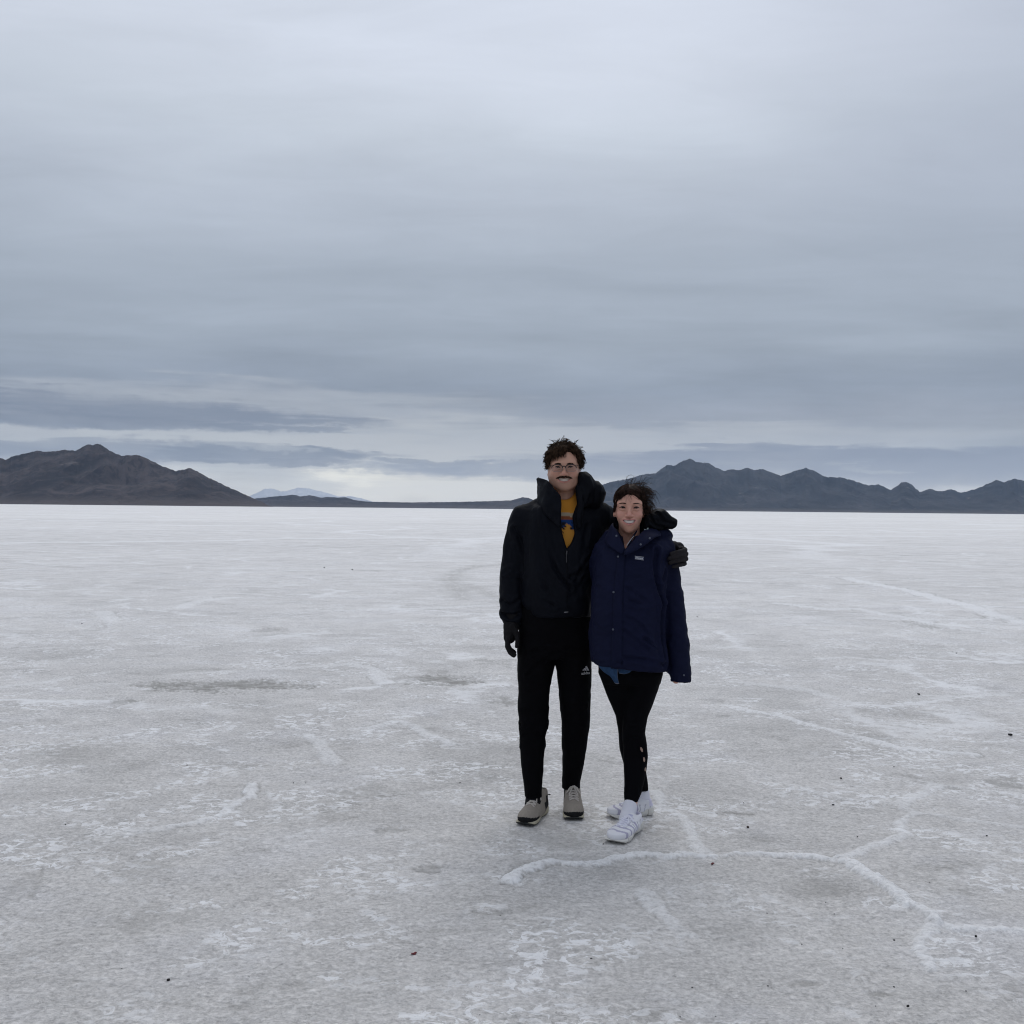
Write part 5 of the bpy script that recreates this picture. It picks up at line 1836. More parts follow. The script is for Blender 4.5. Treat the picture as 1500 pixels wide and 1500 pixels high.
    shoe(body, (0.318, 5.225), (0.316, 4.918), 0.292, 'man', MAN_SHOE, 1.04)
    return body


# ====================================================================== the woman
def build_woman():
    rng = random.Random(9)
    YW = 4.94
    fr = Frame(np.array([P(922.3, 743.5, 4.955)[0], 4.955, P(921.5, 743.5, 4.86)[2]]), 1.04, rad(0.5), rad(-7))
    q = dict(taper=0.36, crown=0.84, wide=0.915, cheek=0.0585, jaw=0.0415, jz=-0.056, jh=0.055, chin=-0.116, chinw=0.0125, eye=0.0030, nose=0.92, mouth=-0.0655, curve=0.0090, mw=0.0310,
             open=0.0080, neck=0.048, blush=(0.50, 0.222, 0.185), lip=(0.46, 0.175, 0.165), lid=(0.29, 0.140, 0.112), iris=(0.020, 0.012, 0.009), lash=2.1,
             browz=0.0165, browt=0.0024, teeth=[(-0.0062, 0.0062)])
    o = fr.o
    V = Vol(axis(o[0] - 0.30, o[0] + 0.34, o[0] - 0.090, o[0] + 0.090, 0.010, 0.0021),
            axis(4.74, 5.24, o[1] - 0.135, o[1] + 0.12, 0.010, 0.0021),
            axis(0.03, 1.62, o[2] - 0.16, o[2] + 0.13, 0.0085, 0.0021))
    sculpt_head(V, fr, q)
    V.op(stack([ST(800, 900, 948, YW, 0.06), ST(812, 888, 965, YW, 0.075), ST(860, 888, 958, YW, 0.085), ST(910, 892, 956, YW, 0.080), ST(975, 886, 960, YW + 0.03, 0.075), ST(990, 892, 956, YW + 0.03, 0.06)]), 0.02)
    V.op(tube([P(972, 812, YW), P(990, 890, YW), P(995, 960, YW - 0.02), P(994, 985, YW - 0.03), P(990, 997, YW - 0.035)], [0.040, 0.034, 0.024, 0.022, 0.016]), 0.02)
    V.op(tube([P(888, 812, YW), P(872, 850, 5.08), P(860, 880, 5.27)], [0.040, 0.034, 0.024]), 0.02)
    V.op(tube([P(944, 985, 4.97), P(928.5, 1073, 4.945), P(930, 1106, 4.955), P(928, 1140, 4.930), P(926.5, 1160, 4.900), P(924.3, 1178, 4.862), P(921.5, 1192, 4.83)], [0.055, 0.036, 0.033, 0.029, 0.029, 0.030, 0.031]), 0.008)
    V.op(tube([P(905, 985, 4.985), P(922, 1073, 5.02), P(936, 1145, 5.075), P(941, 1172, 5.078)], [0.055, 0.036, 0.028, 0.029]), 0.008)
    v, f = V.mesh(1)
    body = mesh_object('person', v, f, M_skin)
    vcol(body, face_colours(fr.l(v), q, (0.500, 0.270, 0.200)))
    tag(body, 'smiling woman with windblown dark hair in navy parka and black leggings', 'person')
    teeth(fr, q, body, plain('white_teeth', (0.66, 0.62, 0.57), 0.3))
    eyes(fr, q, body, M_eye, M_lash)
    brows(fr, q, body, M_hair_w, rng)
    # hair: close cap parted above the brow, swept back, torn loose to the right by wind
    hc = Vol.box(fr.w((-0.11, -0.13, -0.13)), fr.w((0.13, 0.16, 0.15)), 0.0040)
    hc.op(fr.prim(ell((0.003, 0.020, 0.036), (0.0725, 0.1025, 0.0735))))
    hc.op(fr.prim(ell((0.012, 0.085, -0.010), (0.055, 0.045, 0.065))), 0.03)
    hc.op(fr.prim(ell((0.058, 0.050, -0.010), (0.026, 0.050, 0.060))), 0.03)
    hc.op(fr.prim(ell((-0.046, 0.060, -0.020), (0.018, 0.040, 0.055))), 0.03)
    hc.cut(fr.prim(ell((0.003, -0.112, -0.016), (0.0625, 0.092, 0.090))), 0.004)
    hv, hf = hc.mesh(1)
    hv = folds(hv, hf, 0.0022, 30, (1.6, 0.6, 0.6), seed=3)
    hair = mesh_object('hair', hv, hf, M_cap, body)
    lines, ra = [], []
    cskull, rskull = np.array([0.003, 0.019, 0.036]), np.array([0.0725, 0.1015, 0.0735])
    sk = (cskull, rskull * 1.03)

    def add(p0, d0, L, n, r, **kw):
        clump(lines, ra, fr.w(lock(p0, d0, L, n, rng, **kw)), rng, 3, 0.0030, (r * 0.5, r * 0.9), 0.0050)
    for i in range(900):          # combed from the parting, close round both sides, to the nape
        th = rad(15 + 85 * rng.random() ** 1.2)
        s = 1 if rng.random() < 0.55 else -1
        t = (th - rad(15)) / rad(85)
        n0 = np.array([-0.12 + rng.uniform(-0.04, 0.04), -math.cos(th), math.sin(th)])
        n1 = np.array([s * 1.0, -0.62 + 1.0 * t + rng.uniform(-0.05, 0.1), 0.55 + rng.uniform(-0.1, 0.1)])
        n2 = np.array([s * 1.0, -0.10 + 0.7 * t + rng.uniform(-0.1, 0.1), -0.35 - 0.25 * rng.random()])
        n3 = np.array([s * 0.55, 0.85, -0.75])
        u = np.linspace(0, 1, 16)[:, None]
        c_ = (1 - u) ** 3 * n0 + 3 * u * (1 - u) ** 2 * n1 + 3 * u * u * (1 - u) * n2 + u ** 3 * n3
        c_ /= np.linalg.norm(c_, axis=1)[:, None]
        shell = 1.0 + rng.uniform(0.0, 0.085) * np.sin(u * 3.0) + 0.022 * rng.random() * np.sin(u * 9 + rng.random() * 6) * u
        lines.append(fr.w(cskull + c_ * rskull * shell))
        ra.append(rng.uniform(0.0009, 0.0022))
    for s in (-1, 1):             # curtains parted over the forehead
        for i in range(110):
            t = rng.random()
            j = lambda a: rng.gauss(0, a)
            A_ = (-0.010 + s * (0.002 + 0.006 * t) + j(0.002), -0.0775 + 0.010 * t, 0.070 + 0.016 * t)
            B_ = (s * (0.026 + 0.016 * t) + j(0.003), -0.0755 + 0.014 * t, 0.055 + 0.014 * t + j(0.003))
            C_ = (s * (0.051 + 0.008 * t) + j(0.002), -0.0580 + 0.014 * t, 0.025 + 0.010 * t + j(0.005) - 0.007 * (s < 0))
            D_ = (s * (0.0665 + 0.002 * t) + j(0.002), -0.024 + 0.010 * t, 0.000 + j(0.005))
            E_ = (s * (0.0715 + 0.005 * t) + j(0.003), 0.020 + 0.02 * t, -0.028 + j(0.014))
            clump(lines, ra, fr.w(spline([A_, B_, C_, D_, E_], 16)), rng, 3, 0.0018, (0.0007, 0.0013), 0.0025)
    for i in range(22):           # fringe wisps on the left of the forehead
        a = rng.random()
        add((-0.020 - 0.034 * a, -0.062 + 0.035 * a, 0.090 - 0.018 * a), (-0.35 + rng.uniform(-0.2, 0.25), -0.75, -0.3), rng.uniform(0.055, 0.085), 9, rng.uniform(0.0006, 0.0013),
            sweep=(rng.uniform(-0.1, 0.35), 0.1, -1.2), grav=0.4, curl=0.0015, freq=0.8, skull=(np.array([0, -0.012, 0.015]), np.array([0.0700, 0.083, 0.092])))
    for x0, dx_, L_ in ((-0.020, 0.35, 0.090), (-0.016, 0.50, 0.080), (-0.026, 0.15, 0.085), (0.012, -0.05, 0.060)):   # single strands across the brow
        add((x0, -0.075, 0.085), (dx_, -0.6, -0.4), L_, 10, 0.0008, sweep=(0.1, 0.05, -1.1), grav=0.3, curl=0.002, freq=0.7, skull=(np.array([0, -0.012, 0.015]), np.array([0.0715, 0.086, 0.094])))
    for i in range(150):          # blown to the right
        a = rng.random()
        p0 = (0.03 + 0.045 * rng.random(), -0.03 + 0.10 * rng.random(), 0.100 - 0.150 * a)
        add(p0, (1.0, rng.uniform(-0.2, 0.6), 0.35 + rng.uniform(-0.5, 0.45)), rng.uniform(0.035, 0.095), 12, rng.uniform(0.0006, 0.0014),
            sweep=(0.15, 0.3, -0.75), grav=0.6, curl=rng.uniform(0.005, 0.013), freq=rng.uniform(0.8, 1.8), skull=sk)
    for i in range(40):           # flyaways on top
        add((rng.uniform(-0.03, 0.06), rng.uniform(-0.03, 0.05), 0.106), (0.6 + rng.uniform(-0.9, 0.5), rng.uniform(-0.3, 0.3), 0.7), rng.uniform(0.025, 0.075), 9, 0.0006,
            sweep=(0.9, 0, -0.6), grav=0.2, curl=0.003, freq=1.0, skull=sk)
    for s in (1, -1):
        for i in range(120 if s > 0 else 90):      # soft hairline over the temples
            t = rng.random()
            n0 = np.array([s * (0.05 + 0.28 * t), -0.93 + 0.1 * t, 0.42 - 0.10 * t + rng.uniform(-0.02, 0.12)])
            n1 = np.array([s * (0.80 + 0.1 * t), -0.68, 0.30 - 0.12 * t + rng.uniform(-0.05, 0.1)])
            n2 = np.array([s * 1.05, -0.10 + 0.2 * rng.random(), -0.10])
            n3 = np.array([s * 0.90, 0.60 + 0.3 * rng.random(), -0.55])
            u = np.linspace(0, 1, 14)[:, None]
            c_ = (1 - u) ** 3 * n0 + 3 * u * (1 - u) ** 2 * n1 + 3 * u * u * (1 - u) * n2 + u ** 3 * n3
            c_ /= np.linalg.norm(c_, axis=1)[:, None]
            clump(lines, ra, fr.w(cskull + c_ * rskull * (1.02 + 0.05 * u * rng.random() + 0.012 * np.sin(u * 9 + rng.random() * 6))), rng, 3, 0.0022, (0.0007, 0.0013), 0.0025)
    for i in range(60):           # wisps round the far cheek and nape
        add((0.066, 0.0 + 0.03 * rng.random(), 0.03 - 0.06 * rng.random()), (0.5 + rng.uniform(-0.2, 0.5), -0.1, -0.8), rng.uniform(0.05, 0.10), 10, rng.uniform(0.0007, 0.0013),
            sweep=(0.5, 0.1, -0.3), grav=0.3, curl=0.004, freq=1.2)
    tubes_object('loose_strands', lines, ra, 0.0003, M_hair_w, hair, 3)

    # parka
    J = Vol.box((0.30, 4.74, 0.62), (0.92, 5.30, 1.44), 0.0060)
    J.op(stack([ST(783, 893, 962, YW + 0.03, 0.085), ST(792, 884, 978, YW + 0.02, 0.108), ST(805, 876, 984, YW + 0.01, 0.125), ST(830, 870, 979, YW, 0.140), ST(865, 867, 974, YW, 0.146), ST(900, 865, 973.5, YW, 0.150),
                ST(940, 863, 974, YW, 0.152), ST(962, 865, 976.5, YW, 0.152), ST(976, 867, 978, YW, 0.150), ST(984, 869, 978.5, YW, 0.147)], 2.5))
    J.op(tube([P(897, 790, YW + 0.03), P(945, 780, YW + 0.06), P(970, 788, YW + 0.05)], [0.050, 0.052, 0.050]), 0.03)
    J.op(tube([P(972, 803, YW + 0.01), P(981, 850, YW), P(988.5, 900, YW), P(994, 950, YW - 0.01), P(996.5, 985, YW - 0.02), P(997, 998, YW - 0.03)], [0.054, 0.054, 0.055, 0.053, 0.050, 0.048]), 0.014)
    J.op(tube([P(888, 808, YW + 0.02), P(874, 845, 5.07), P(862, 880, 5.25)], [0.062, 0.056, 0.045]), 0.02)
    # hem follows a gentle slope, sleeve end is hollow
    J.cut((lambda X, Y, Z: Z - (0.768 - 0.10 * (X - 0.375)) + 0.0 * Y + 10.0 * (X > 0.752), np.array([0.2, 4.5, 0.4]), np.array([0.755, 5.4, 0.80])))
    J.cut((lambda X, Y, Z: Z - P(997, 999, YW - 0.03)[2] + 0 * X + 0 * Y, np.array([0.76, 4.5, 0.4]), np.array([1.0, 5.4, 0.70])))
    J.cut(tube([P(996.5, 975, YW - 0.02), P(996.5, 1012, YW - 0.035)], [0.036, 0.041]))
    J.cut(fr.prim(cap((0, 0.010, -0.105), (0, 0.0, -0.20), 0.056, 0.044)), 0.012)
    op = [P(x, y, 4.83) for x, y in ((903, 776), (908, 790), (914, 806), (920, 800), (930, 788), (936, 776))]
    opx, opz = [p[0] for p in op], [p[2] for p in op]
    J.cut((lambda X, Y, Z: np.maximum(poly2(opx, opz, X, Z), Y - 4.925), np.array([min(opx), 4.6, min(opz)]), np.array([max(opx), 4.925, max(opz)])), 0.006)
    v, f = J.mesh(2)
    yf, ys = 4.79, 4.84
    cr = [([P(962, 805, ys), P(961, 840, yf + 0.02), P(967, 880, ys), P(969, 930, ys), P(975, 965, ys)], 1.5),
          ([P(920, 862, yf), P(938, 875, yf), P(958, 886, ys)], 0.7), ([P(922, 880, yf), P(938, 884, yf), P(956, 886, yf)], 0.6),
          ([P(918, 905, yf), P(935, 915, yf), P(955, 935, yf)], 0.6), ([P(945, 936, yf), P(952, 941, yf), P(962, 950, yf)], 1.0),
          ([P(914, 925, yf), P(930, 938, yf), P(950, 952, yf)], 0.5), ([P(916, 964, yf), P(940, 967, yf), P(972, 974, ys)], 0.9),
          ([P(970, 888, ys), P(985, 880, ys), P(1003, 886, ys + 0.03)], 0.7), ([P(972, 905, ys), P(988, 908, ys), P(1004, 902, ys + 0.03)], 0.5),
          ([P(968, 850, ys), P(978, 838, ys), P(990, 846, ys)], 0.8), ([P(975, 835, ys), P(972, 865, ys), P(968, 880, ys)], 0.9),
          ([P(980, 935, ys), P(995, 941, ys), P(1008, 934, ys + 0.03)], 0.5), ([P(981, 976, ys), P(996, 980, ys), P(1010, 975, ys + 0.02)], 0.7),
          ([P(872, 860, ys + 0.02), P(882, 866, yf + 0.02), P(893, 862, yf)], 0.5), ([P(868, 915, ys + 0.02), P(880, 922, yf + 0.02), P(895, 918, yf)], 0.5),
          ([P(878, 820, ys), P(888, 826, yf), P(897, 838, yf)], 0.5),
          ([P(868, 971, ys + 0.02), P(890, 972, yf), P(908, 971, yf)], 0.7)]
    v = creases(v, f, cr, 0.0110, 0.0095)
    v = folds(v, f, 0.0075, 10, (0.9, 0.9, 1.2), seed=32)
    v = folds(v, f, 0.0026, 34, (0.8, 1, 1.3), seed=33)
    jacket = mesh_object('parka', v, f, M_navy, body)
    jb = closest_front(v, f)
    # storm flap down the front
    rows = []
    for y in np.linspace(806, 978, 30):
        xl = np.interp(y, [806, 830, 870, 920, 978], [907, 903.5, 899, 897.5, 895.5])
        xr = np.interp(y, [806, 830, 870, 920, 978], [916, 914.5, 912.5, 911.5, 911])
        rows.append(project(jb, [P(xl, y, 4.80), P((xl + xr) / 2, y, 4.80), P(xr, y, 4.80)], 0.0045))
    sheet('storm_flap', rows, M_navy, jacket, 0.0065, 8, 90, 0.0015, 4)
    for x, y in ((905.5, 816), (899, 866.5), (898, 922)):
        p = project(jb, [P(x, y, 4.8)], 0.009)[0]
        bm_v, bm_f = button(p, 0.0050)
        mesh_object('snap_button', bm_v, bm_f, M_snap, jacket)
    # collar: left wing, and the right wing folded out with its two snaps
    sheet('collar', [[P(889, 783, 4.97), P(887, 793, 4.885), P(895, 802, 4.830), P(911, 812, 4.790)],
                     [P(893, 774, 4.975), P(893, 783, 4.885), P(901, 793, 4.830), P(914, 807, 4.795)],
                     [P(898, 766, 4.98), P(899, 771, 4.895), P(906, 782, 4.845), P(915, 804, 4.808)]], M_navy, jacket, 0.010, 24, 18, 0.0022, 5)
    wing = sheet('collar', [[P(914, 808, 4.796), P(924, 797, 4.812), P(937, 783, 4.842), P(944, 777, 4.895), P(958, 774, 4.955)],
                            [P(915, 811, 4.778), P(929, 803, 4.782), P(943, 792, 4.792), P(954, 784, 4.835), P(966, 779, 4.930)],
                            [P(915, 813, 4.782), P(932, 806, 4.780), P(946, 798, 4.786), P(958.5, 788, 4.815), P(968, 785, 4.895)]], M_navy, jacket, 0.012, 30, 18, 0.0022, 6)
    for x, y in ((951.8, 788.5), (938.5, 797.5)):
        mesh_object('snap_button', *button(P(x, y, 4.776), 0.0050), M_snap, jacket)
    mesh_object('snap_button', *button(P(903, 785, 4.822), 0.0050), M_snap, jacket)
    mesh_object('snap_button', *button(project(jb, [P(1001.5, 989, 4.83)], 0.004)[0], 0.0046), M_snap, jacket)
    # inner fleece and its pale zip
    sheet('inner_collar', [[P(905, 782, 4.875), P(911, 795, 4.845), P(915, 812, 4.825)], [P(912, 786, 4.868), P(914, 797, 4.842), P(916, 811, 4.825)]], M_navy2, jacket, 0.008, 12, 8)
    sheet('inner_collar', [[P(935, 774, 4.885), P(927, 789, 4.850), P(916, 812, 4.820)], [P(929, 783, 4.868), P(922, 794, 4.842), P(914, 810, 4.822)]], M_navy2, jacket, 0.008, 12, 8)
    tubes_object('inner_zip', [spline([P(928.5, 785, 4.845), P(923, 792, 4.828), P(918, 799.5, 4.812)], 8)], 0.0016, 0.0022, plain('pale_zip', (0.30, 0.31, 0.34), 0.4, 0.3), jacket, 5)
    # pocket welt
    pw = project(jb, [P(x, y, 4.8) for x, y in ((946, 937), (952, 941), (958, 946), (964, 952))], 0.001)
    tubes_object('pocket_welt', [pw], 0.0035, 0.0035, M_navy, jacket, 6)
    # chest label
    lp = []
    cl = P(936.2, 817.8, 4.80)
    px = 4.80 / FPX
    tilt = -0.12
    def lab(a, b):
        return np.array([cl[0] + a * px, 4.80, cl[2] + (b + tilt * a) * px])
    F_ = []
    na = 9
    for b in (-2.2, 2.2):
        for a in np.linspace(-6.4, 6.4, na):
            lp.append(lab(a, b))
    F_ = [(i, i + 1, na + i + 1, na + i) for i in range(na - 1)]
    label = mesh_object('chest_label', project(jb, lp, 0.0022), F_, plain('label_cloth', (0.060, 0.070, 0.130), 0.8), jacket, False)
    tv, tf = text_mesh('patagonia', 3.6, True)
    V_ = [lab(p[0] * 0.80, p[1] - 1.0) for p in tv]
    F_ = [tuple(p) for p in tf]
    for b0, b1 in ((1.75, 2.2), (-2.2, -1.85)):
        k = len(V_)
        V_ += [lab(a, b) for b in (b0, b1) for a in np.linspace(-6.4, 6.4, na)]
        F_ += [(k + i, k + i + 1, k + na + i + 1, k + na + i) for i in range(na - 1)]
    mesh_object('lettering', project(jb, V_, 0.0036), F_, M_white, label, False)
    # black hood lining thrown back behind her ear
    Hd = Vol.box(P(925, 792, 4.84), P(998, 738, 5.22), 0.0052)
    Hd.op(puff([P(x, y, 5.0) for x, y in ((938, 752), (955, 750), (964, 746), (970, 744.5), (976, 750), (982, 757), (990.5, 762), (989.5, 769), (985, 774), (976, 773.5), (968, 776), (955, 780), (938, 782))], 5.03, 0.105, 0.035))
    Hd.op(tube([P(893, 775, 5.05), P(905, 780, 5.12), P(930, 778, 5.14), P(955, 772, 5.08)], [0.028, 0.04, 0.045, 0.045]), 0.03)
    Hd.cut(fr.prim(cap((0, 0.022, 0.02), (0, 0.03, -0.19), 0.062, 0.055)), 0.006)
    Hd.cut(fr.prim(ell((0, -0.02, -0.02), (0.070, 0.088, 0.11))), 0.004)
    hv, hf = Hd.mesh(2)
    hv = creases(hv, hf, [([P(962, 750, 4.93), P(974, 764, 4.92), P(986, 768, 4.93)], 1.2), ([P(952, 755, 4.93), P(958, 768, 4.92), P(972, 773, 4.93)], 1.0)], 0.008, 0.007)
    hv = folds(hv, hf, 0.008, 20, (1, 1, 1), seed=16)
    mesh_object('hood', hv, hf, M_hood, jacket)
    sheet('hood_tag', [[P(943.5, 775, 4.905), P(947, 775.2, 4.90), P(949.5, 772.5, 4.90)], [P(944, 776.2, 4.90), P(947.5, 777, 4.895), P(949.8, 775, 4.895)]], plain('pale_tag', (0.34, 0.42, 0.42), 0.7), jacket, 0.002, 8, 5)
    # denim shirt tails below the hem
    for rows in ([[P(877, 976, 4.835), P(890, 977, 4.815), P(905, 977, 4.810)], [P(884, 984, 4.825), P(894, 986, 4.812), P(904.5, 988, 4.806)], [P(894, 991, 4.815), P(899, 993.5, 4.808), P(905.5, 996, 4.804)], [P(901, 1001, 4.81), P(904, 1002, 4.806), P(907, 1001.5, 4.804)]],
                 [[P(904, 977, 4.818), P(916, 978, 4.812), P(932, 979, 4.825)], [P(905.5, 982, 4.816), P(916, 983, 4.810), P(926, 982.5, 4.82)], [P(907, 986.3, 4.815), P(914, 987.5, 4.810), P(921, 985.8, 4.818)]]):
        ob = sheet('shirt_tail', rows, M_denim, body, 0.004, 30, 26, 0.002, 7)
        nn = 30 * 26
        c = np.tile((0.020, 0.044, 0.092), (2 * nn, 1))
        n_ = fbm(np.arange(2 * nn) % 30 * 0.3, np.arange(2 * nn) // 30 * 0.3, 0, 3, seed=2)
        c *= (1 + 0.35 * n_)[:, None]
        col_ = np.arange(2 * nn) % 30
        row_ = (np.arange(2 * nn) % nn) // 30
        c[(row_ >= 24) | (col_ <= 0) | (col_ >= 29)] = (0.11, 0.12, 0.15)
        vcol(ob, c)
    # leggings
    T = Vol.box((0.37, 4.80, 0.13), (0.75, 5.18, 0.80), 0.0052)
    T.op(stack([ST(950, 876, 968, 4.97, 0.115), ST(985, 877, 970.5, 4.97, 0.115), ST(1000, 884, 967, 4.97, 0.10)], 2.4))
    fl = [(985, 922, 970.5, 4.965, 0.090), (1010, 917.5, 963.5, 4.96, 0.084), (1034, 913.5, 955, 4.955, 0.076), (1050, 912.5, 948.5, 4.945, 0.066), (1073, 911.5, 944.8, 4.94, 0.058), (1090, 912.5, 947.5, 4.945, 0.058),
          (1106, 913, 949, 4.95, 0.060), (1128, 914, 946.8, 4.932, 0.058), (1145, 914.3, 943.5, 4.912, 0.052), (1160, 914.3, 939.5, 4.895, 0.043), (1173.5, 914.5, 934.5, 4.872, 0.037)]
    bl = [(985, 877, 930, 4.98, 0.090), (1015, 887.5, 934, 4.99, 0.080), (1049, 902, 936, 5.01, 0.064), (1073, 906, 936, 5.02, 0.056), (1097, 907.5, 940, 5.04, 0.056), (1121, 914, 945, 5.06, 0.052), (1145, 924, 949, 5.075, 0.044), (1160, 931, 950, 5.08, 0.038), (1164, 932, 950, 5.08, 0.037)]
    T.op(stack([ST(*s) for s in bl], 2.1), 0.01)
    T.op(stack([ST(*s) for s in fl], 2.1), 0.004)
    v, f = T.mesh(2)
    v = creases(v, f, [([P(913, y + 3, 4.90), P(928, y, 4.88), P(944, y + 2, 4.90)], 0.5) for y in (1058, 1066, 1080, 1155, 1163)], 0.0028, 0.005)
    v = folds(v, f, 0.0012, 20, seed=42)
    leggings = mesh_object('leggings', v, f, M_leg, body)
    lb = closest_front(v, f)
    skin2 = plain('skin_through_cutout', (0.30, 0.20, 0.155), 0.5)
    for (x, y, w, h, r) in ((939.7, 1098, 1.6, 3.8, -0.35), (943.3, 1112.5, 1.4, 3.6, -0.1), (945.0, 1127, 1.0, 3.0, 0.1)):
        ps = []
        for a in np.linspace(0, 2 * np.pi, 18, endpoint=False):
            dx_, dy_ = w * math.cos(a), h * math.sin(a)
            ps.append(P(x + dx_ * math.cos(r) - dy_ * math.sin(r), y + dx_ * math.sin(r) + dy_ * math.cos(r), 4.90))
        mesh_object('cutout', project(lb, ps, 0.0012), [tuple(range(18))], skin2, leggings, False)
    # socks
    s = Vol.box((0.48, 4.72, 0.01), (0.66, 4.95, 0.16), 0.0045)
    s.op(tube([P(922.8, 1180, 4.857), P(921.5, 1189, 4.835), P(918, 1200, 4.80)], [0.0340, 0.0350, 0.037]))
    v, f = s.mesh(1)
    v = folds(v, f, 0.0012, 60, (0.3, 0.3, 2), seed=2)
    mesh_object('sock', v, f, M_sock, body)
    s = Vol.box((0.58, 5.00, 0.05), (0.72, 5.16, 0.24), 0.0045)
    s.op(tube([P(941, 1160, 5.08), P(942, 1178, 5.075)], [0.034, 0.038]))
    v, f = s.mesh(1)
    mesh_object('sock', v, f, M_sock, body)
    shoe(body, (0.628, 4.907), (0.469, 4.585), 0.312, 'woman', WOM_SHOE, 1.08)
    shoe(body, (0.712, 5.085), (0.480, 4.985), 0.250, 'woman', WOM_SHOE, 0.95)
    return body


def button(c, r):
    n = 14
    V_ = []
    for rr, dy in ((r, 0.0), (r, -0.0015), (r * 0.75, -0.0028), (r * 0.3, -0.0022)):
        for a in np.linspace(0, 2 * np.pi, n, endpoint=False):
            V_.append((c[0] + rr * math.cos(a), c[1] + dy, c[2] + rr * math.sin(a)))
    f = [tuple(q) for q in grid_faces(4, n, True)] + [tuple(range(3 * n, 4 * n))]
    return np.array(V_), f


build_man()
build_woman()


# ====================================================================== pebbles and litter on the crust
def pebble_mesh(seed, ax=(1.0, 0.8, 0.6)):
    bm = bmesh.new()
    bmesh.ops.create_icosphere(bm, subdivisions=3, radius=1.0)
    co = np.array([tuple(v.co) for v in bm.verts])
    d = 1 + 0.30 * fbm(co[:, 0] * 1.1 + seed, co[:, 1] * 1.1, co[:, 2] * 1.1, 2, seed=seed) + 0.10 * fbm(co[:, 0] * 4, co[:, 1] * 4 + seed, co[:, 2] * 4, 2, seed=seed + 1)
    cut = np.array([0.75, 0.9, 0.8])
    co = np.clip(co * d[:, None], -cut, cut) * np.array(ax)
    for v, c in zip(bm.verts, co):
        v.co = c
    for f in bm.faces:
        f.smooth = True
    me = bpy.data.meshes.new('pebble')
    bm.to_mesh(me)
    bm.free()
    return me


M_stone = plain('dark_basalt', (0.020, 0.019, 0.020), 0.8, 0.0, 0.2)
M_stone_b = plain('brown_stone', (0.050, 0.034, 0.030), 0.85, 0.0, 0.2)
M_red = plain('dull_red', (0.160, 0.040, 0.045), 0.7, 0.0, 0.2)
PROTO = [pebble_mesh(3, (1.0, 0.8, 0.62)), pebble_mesh(14, (1.1, 0.7, 0.5)), pebble_mesh(27, (0.9, 0.9, 0.7))]
for me_ in PROTO:
    me_.materials.append(M_stone)
_prng = random.Random(4)


def pebble(px, py, wpx, label, group='dark pebbles scattered on the salt', proto=0, mat=None, name='pebble', cat='pebble', rz=None):
    g = G(px, py)
    r = 0.43 * wpx * g[1] / FPX
    me = PROTO[proto]
    if mat:
        me = me.copy()
        me.materials.clear()
        me.materials.append(mat)
    ob = bpy.data.objects.new(name, me)
    COL.objects.link(ob)
    ob.location = (g[0], g[1], r * 0.28)
    ob.scale = (r, r, r)
    ob.rotation_euler = (0, 0, _prng.uniform(0, 6.28) if rz is None else rz)
    tag(ob, label, cat, group)
    return ob


BIG = [
    (804.5, 1165.5, 7.0, "dark oval pebble on the salt between the man's two grey shoes", 0),
    (869.5, 1160.5, 4.2, "dark pebble just right of the man's right-hand shoe", 1),
    (884, 1236.8, 3.4, "small dark pebble beside the toe of the woman's front white shoe", 2),
    (673.5, 1148.8, 7.0, "dark pebble on bare salt well left of the man's trouser ankles", 0),
    (246.5, 1436, 7.0, "largest dark pebble in the left foreground of the salt flat", 0),
    (1480, 1077, 8.0, "dark stone at the far right edge of the salt flat", 1),
    (1429.5, 1372, 5.5, "dark pebble below the white ridge near the right edge", 2),
    (1309.5, 1446, 4.0, "dark pebble in the right foreground below the ridge junction", 1),
    (1095.5, 1212, 5.0, "brownish pebble on grey crust above the long white ridge", 2),
    (1232, 1140.5, 5.0, "flat dark pebble farther off, above the forked white ridges", 1),
    (1220.5, 1179.5, 5.0, "thin dark chip of stone beside white salt clumps", 1),
    (1346, 1017.5, 6.0, "dark stone on pale salt far to the right", 1),
    (158.5, 1217, 7.5, "flat dark pebble at the end of the left salt ridge", 1),
    (1330, 1474.5, 6.5, "long thin dark chip lying in the lower right foreground", 1),
    (515.5, 1464, 4.5, "dark pebble at the bottom of the picture left of centre", 0),
    (733, 1341.5, 3.2, "dark speck of stone on a curved scratch in the salt", 2),
    (866, 1404.5, 4.0, "pair-side dark pebble on grey crust below the woman's shoes", 0),
    (703, 1487.5, 3.6, "dark pebble at the bottom edge near the middle", 2),
    (1288.5, 1280.5, 3.4, "small dark pebble resting on the diagonal white ridge", 0),
    (1445.5, 1224.5, 3.4, "small dark pebble right of the forked ridge", 2),
    (681, 1058.5, 4.5, "dark pebble on the salt at left of the man's knees", 0),
]
for px_, py_, w_, lab_, pr_ in BIG:
    pebble(px_, py_, w_, lab_.replace('pair-side ', 'single '), proto=pr_, mat=M_stone_b if 'brown' in lab_ else None)
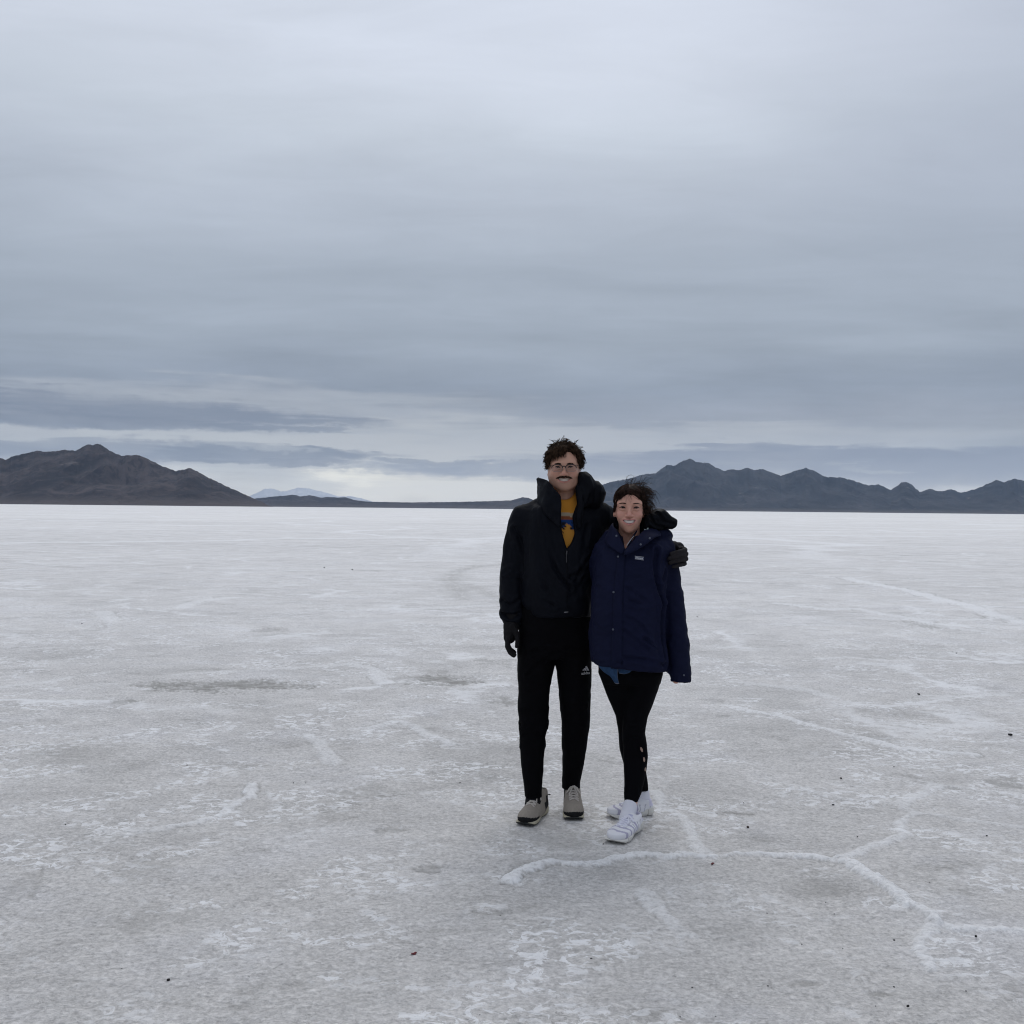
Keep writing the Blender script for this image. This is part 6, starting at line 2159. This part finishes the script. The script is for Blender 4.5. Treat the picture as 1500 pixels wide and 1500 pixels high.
TINY = [(274, 1121, 2.4), (186, 1153, 1.8), (430, 1147, 2.2), (96, 1208, 2.6), (117.5, 1246.5, 3.0), (198.5, 1219, 2.4), (228.5, 1298, 2.8), (178.5, 1419, 2.8), (158, 1351, 2.0), (468.5, 1382, 2.2),
        (673, 1172, 2.6), (712.5, 1155, 2.2), (737, 1277.5, 2.0), (634, 1280, 2.2), (598.5, 1331, 2.0), (739, 1417, 2.6), (842.5, 1407.5, 2.6), (825, 1431.5, 2.6), (831, 1429, 2.4), (754, 1482.5, 2.8), (669, 1483, 2.0),
        (980, 1482, 2.6), (996.5, 1490, 3.2), (1014, 1447, 3.4), (1125, 1444.5, 3.0), (1123.5, 1338, 2.6), (1209.5, 1322, 2.4), (1222, 1339, 2.4), (1234.5, 1389.5, 2.8), (1174.5, 1383.5, 2.6), (1310, 1377.5, 4.0),
        (1361.5, 1292.5, 2.0), (1415, 1452, 2.8), (1282.5, 1474, 2.4), (1089, 1176, 2.2), (1256, 1226, 3.0), (1309.5, 1123.5, 2.8), (1048.5, 1489, 2.6), (1401, 957, 2.6), (1207, 910, 2.4), (1116, 930, 2.2), (1140, 1065, 2.4),
        (1021.5, 904, 2.8), (120, 913.5, 2.4), (475, 831.5, 2.6), (516, 834.5, 2.8), (621.5, 943.5, 2.4), (496, 1003, 2.6), (302, 1044, 2.0), (336, 1044, 2.2), (664, 1066.5, 2.4), (197, 1082, 2.6), (423, 934.5, 2.0), (448, 1147, 2.0)]
for i_, (px_, py_, w_) in enumerate(TINY):
    pebble(px_, py_, max(w_, 1.9), 'tiny dark speck of stone on the pale salt crust', 'tiny dark stones strewn over the salt', i_ % 3)
# reddish scraps
def scrap(px, py, w, label, n):
    g = G(px, py)
    r = 0.5 * w * g[1] / FPX
    lines = []
    rg = random.Random(int(px))
    for i in range(n):
        a = rg.uniform(0, 6.28)
        p0 = np.array([g[0] + rg.uniform(-0.5, 0.5) * r, g[1] + rg.uniform(-0.5, 0.5) * r, 0.002])
        d = np.array([math.cos(a), math.sin(a), rg.uniform(0.1, 0.7)]) * r
        lines.append(np.array([p0, p0 + d * 0.5 + [0, 0, 0.25 * r], p0 + d]))
    ob = tubes_object('dry_scrap', lines, r * 0.30, r * 0.16, M_red, None, 6)
    tag(ob, label, 'plant scrap')


scrap(606.5, 1399, 8.0, 'small dull red plant scrap lying on grey salt crust', 9)
scrap(1043.5, 1266.5, 7.0, 'dull red fleck beside the white ridge behind the shoes', 4)
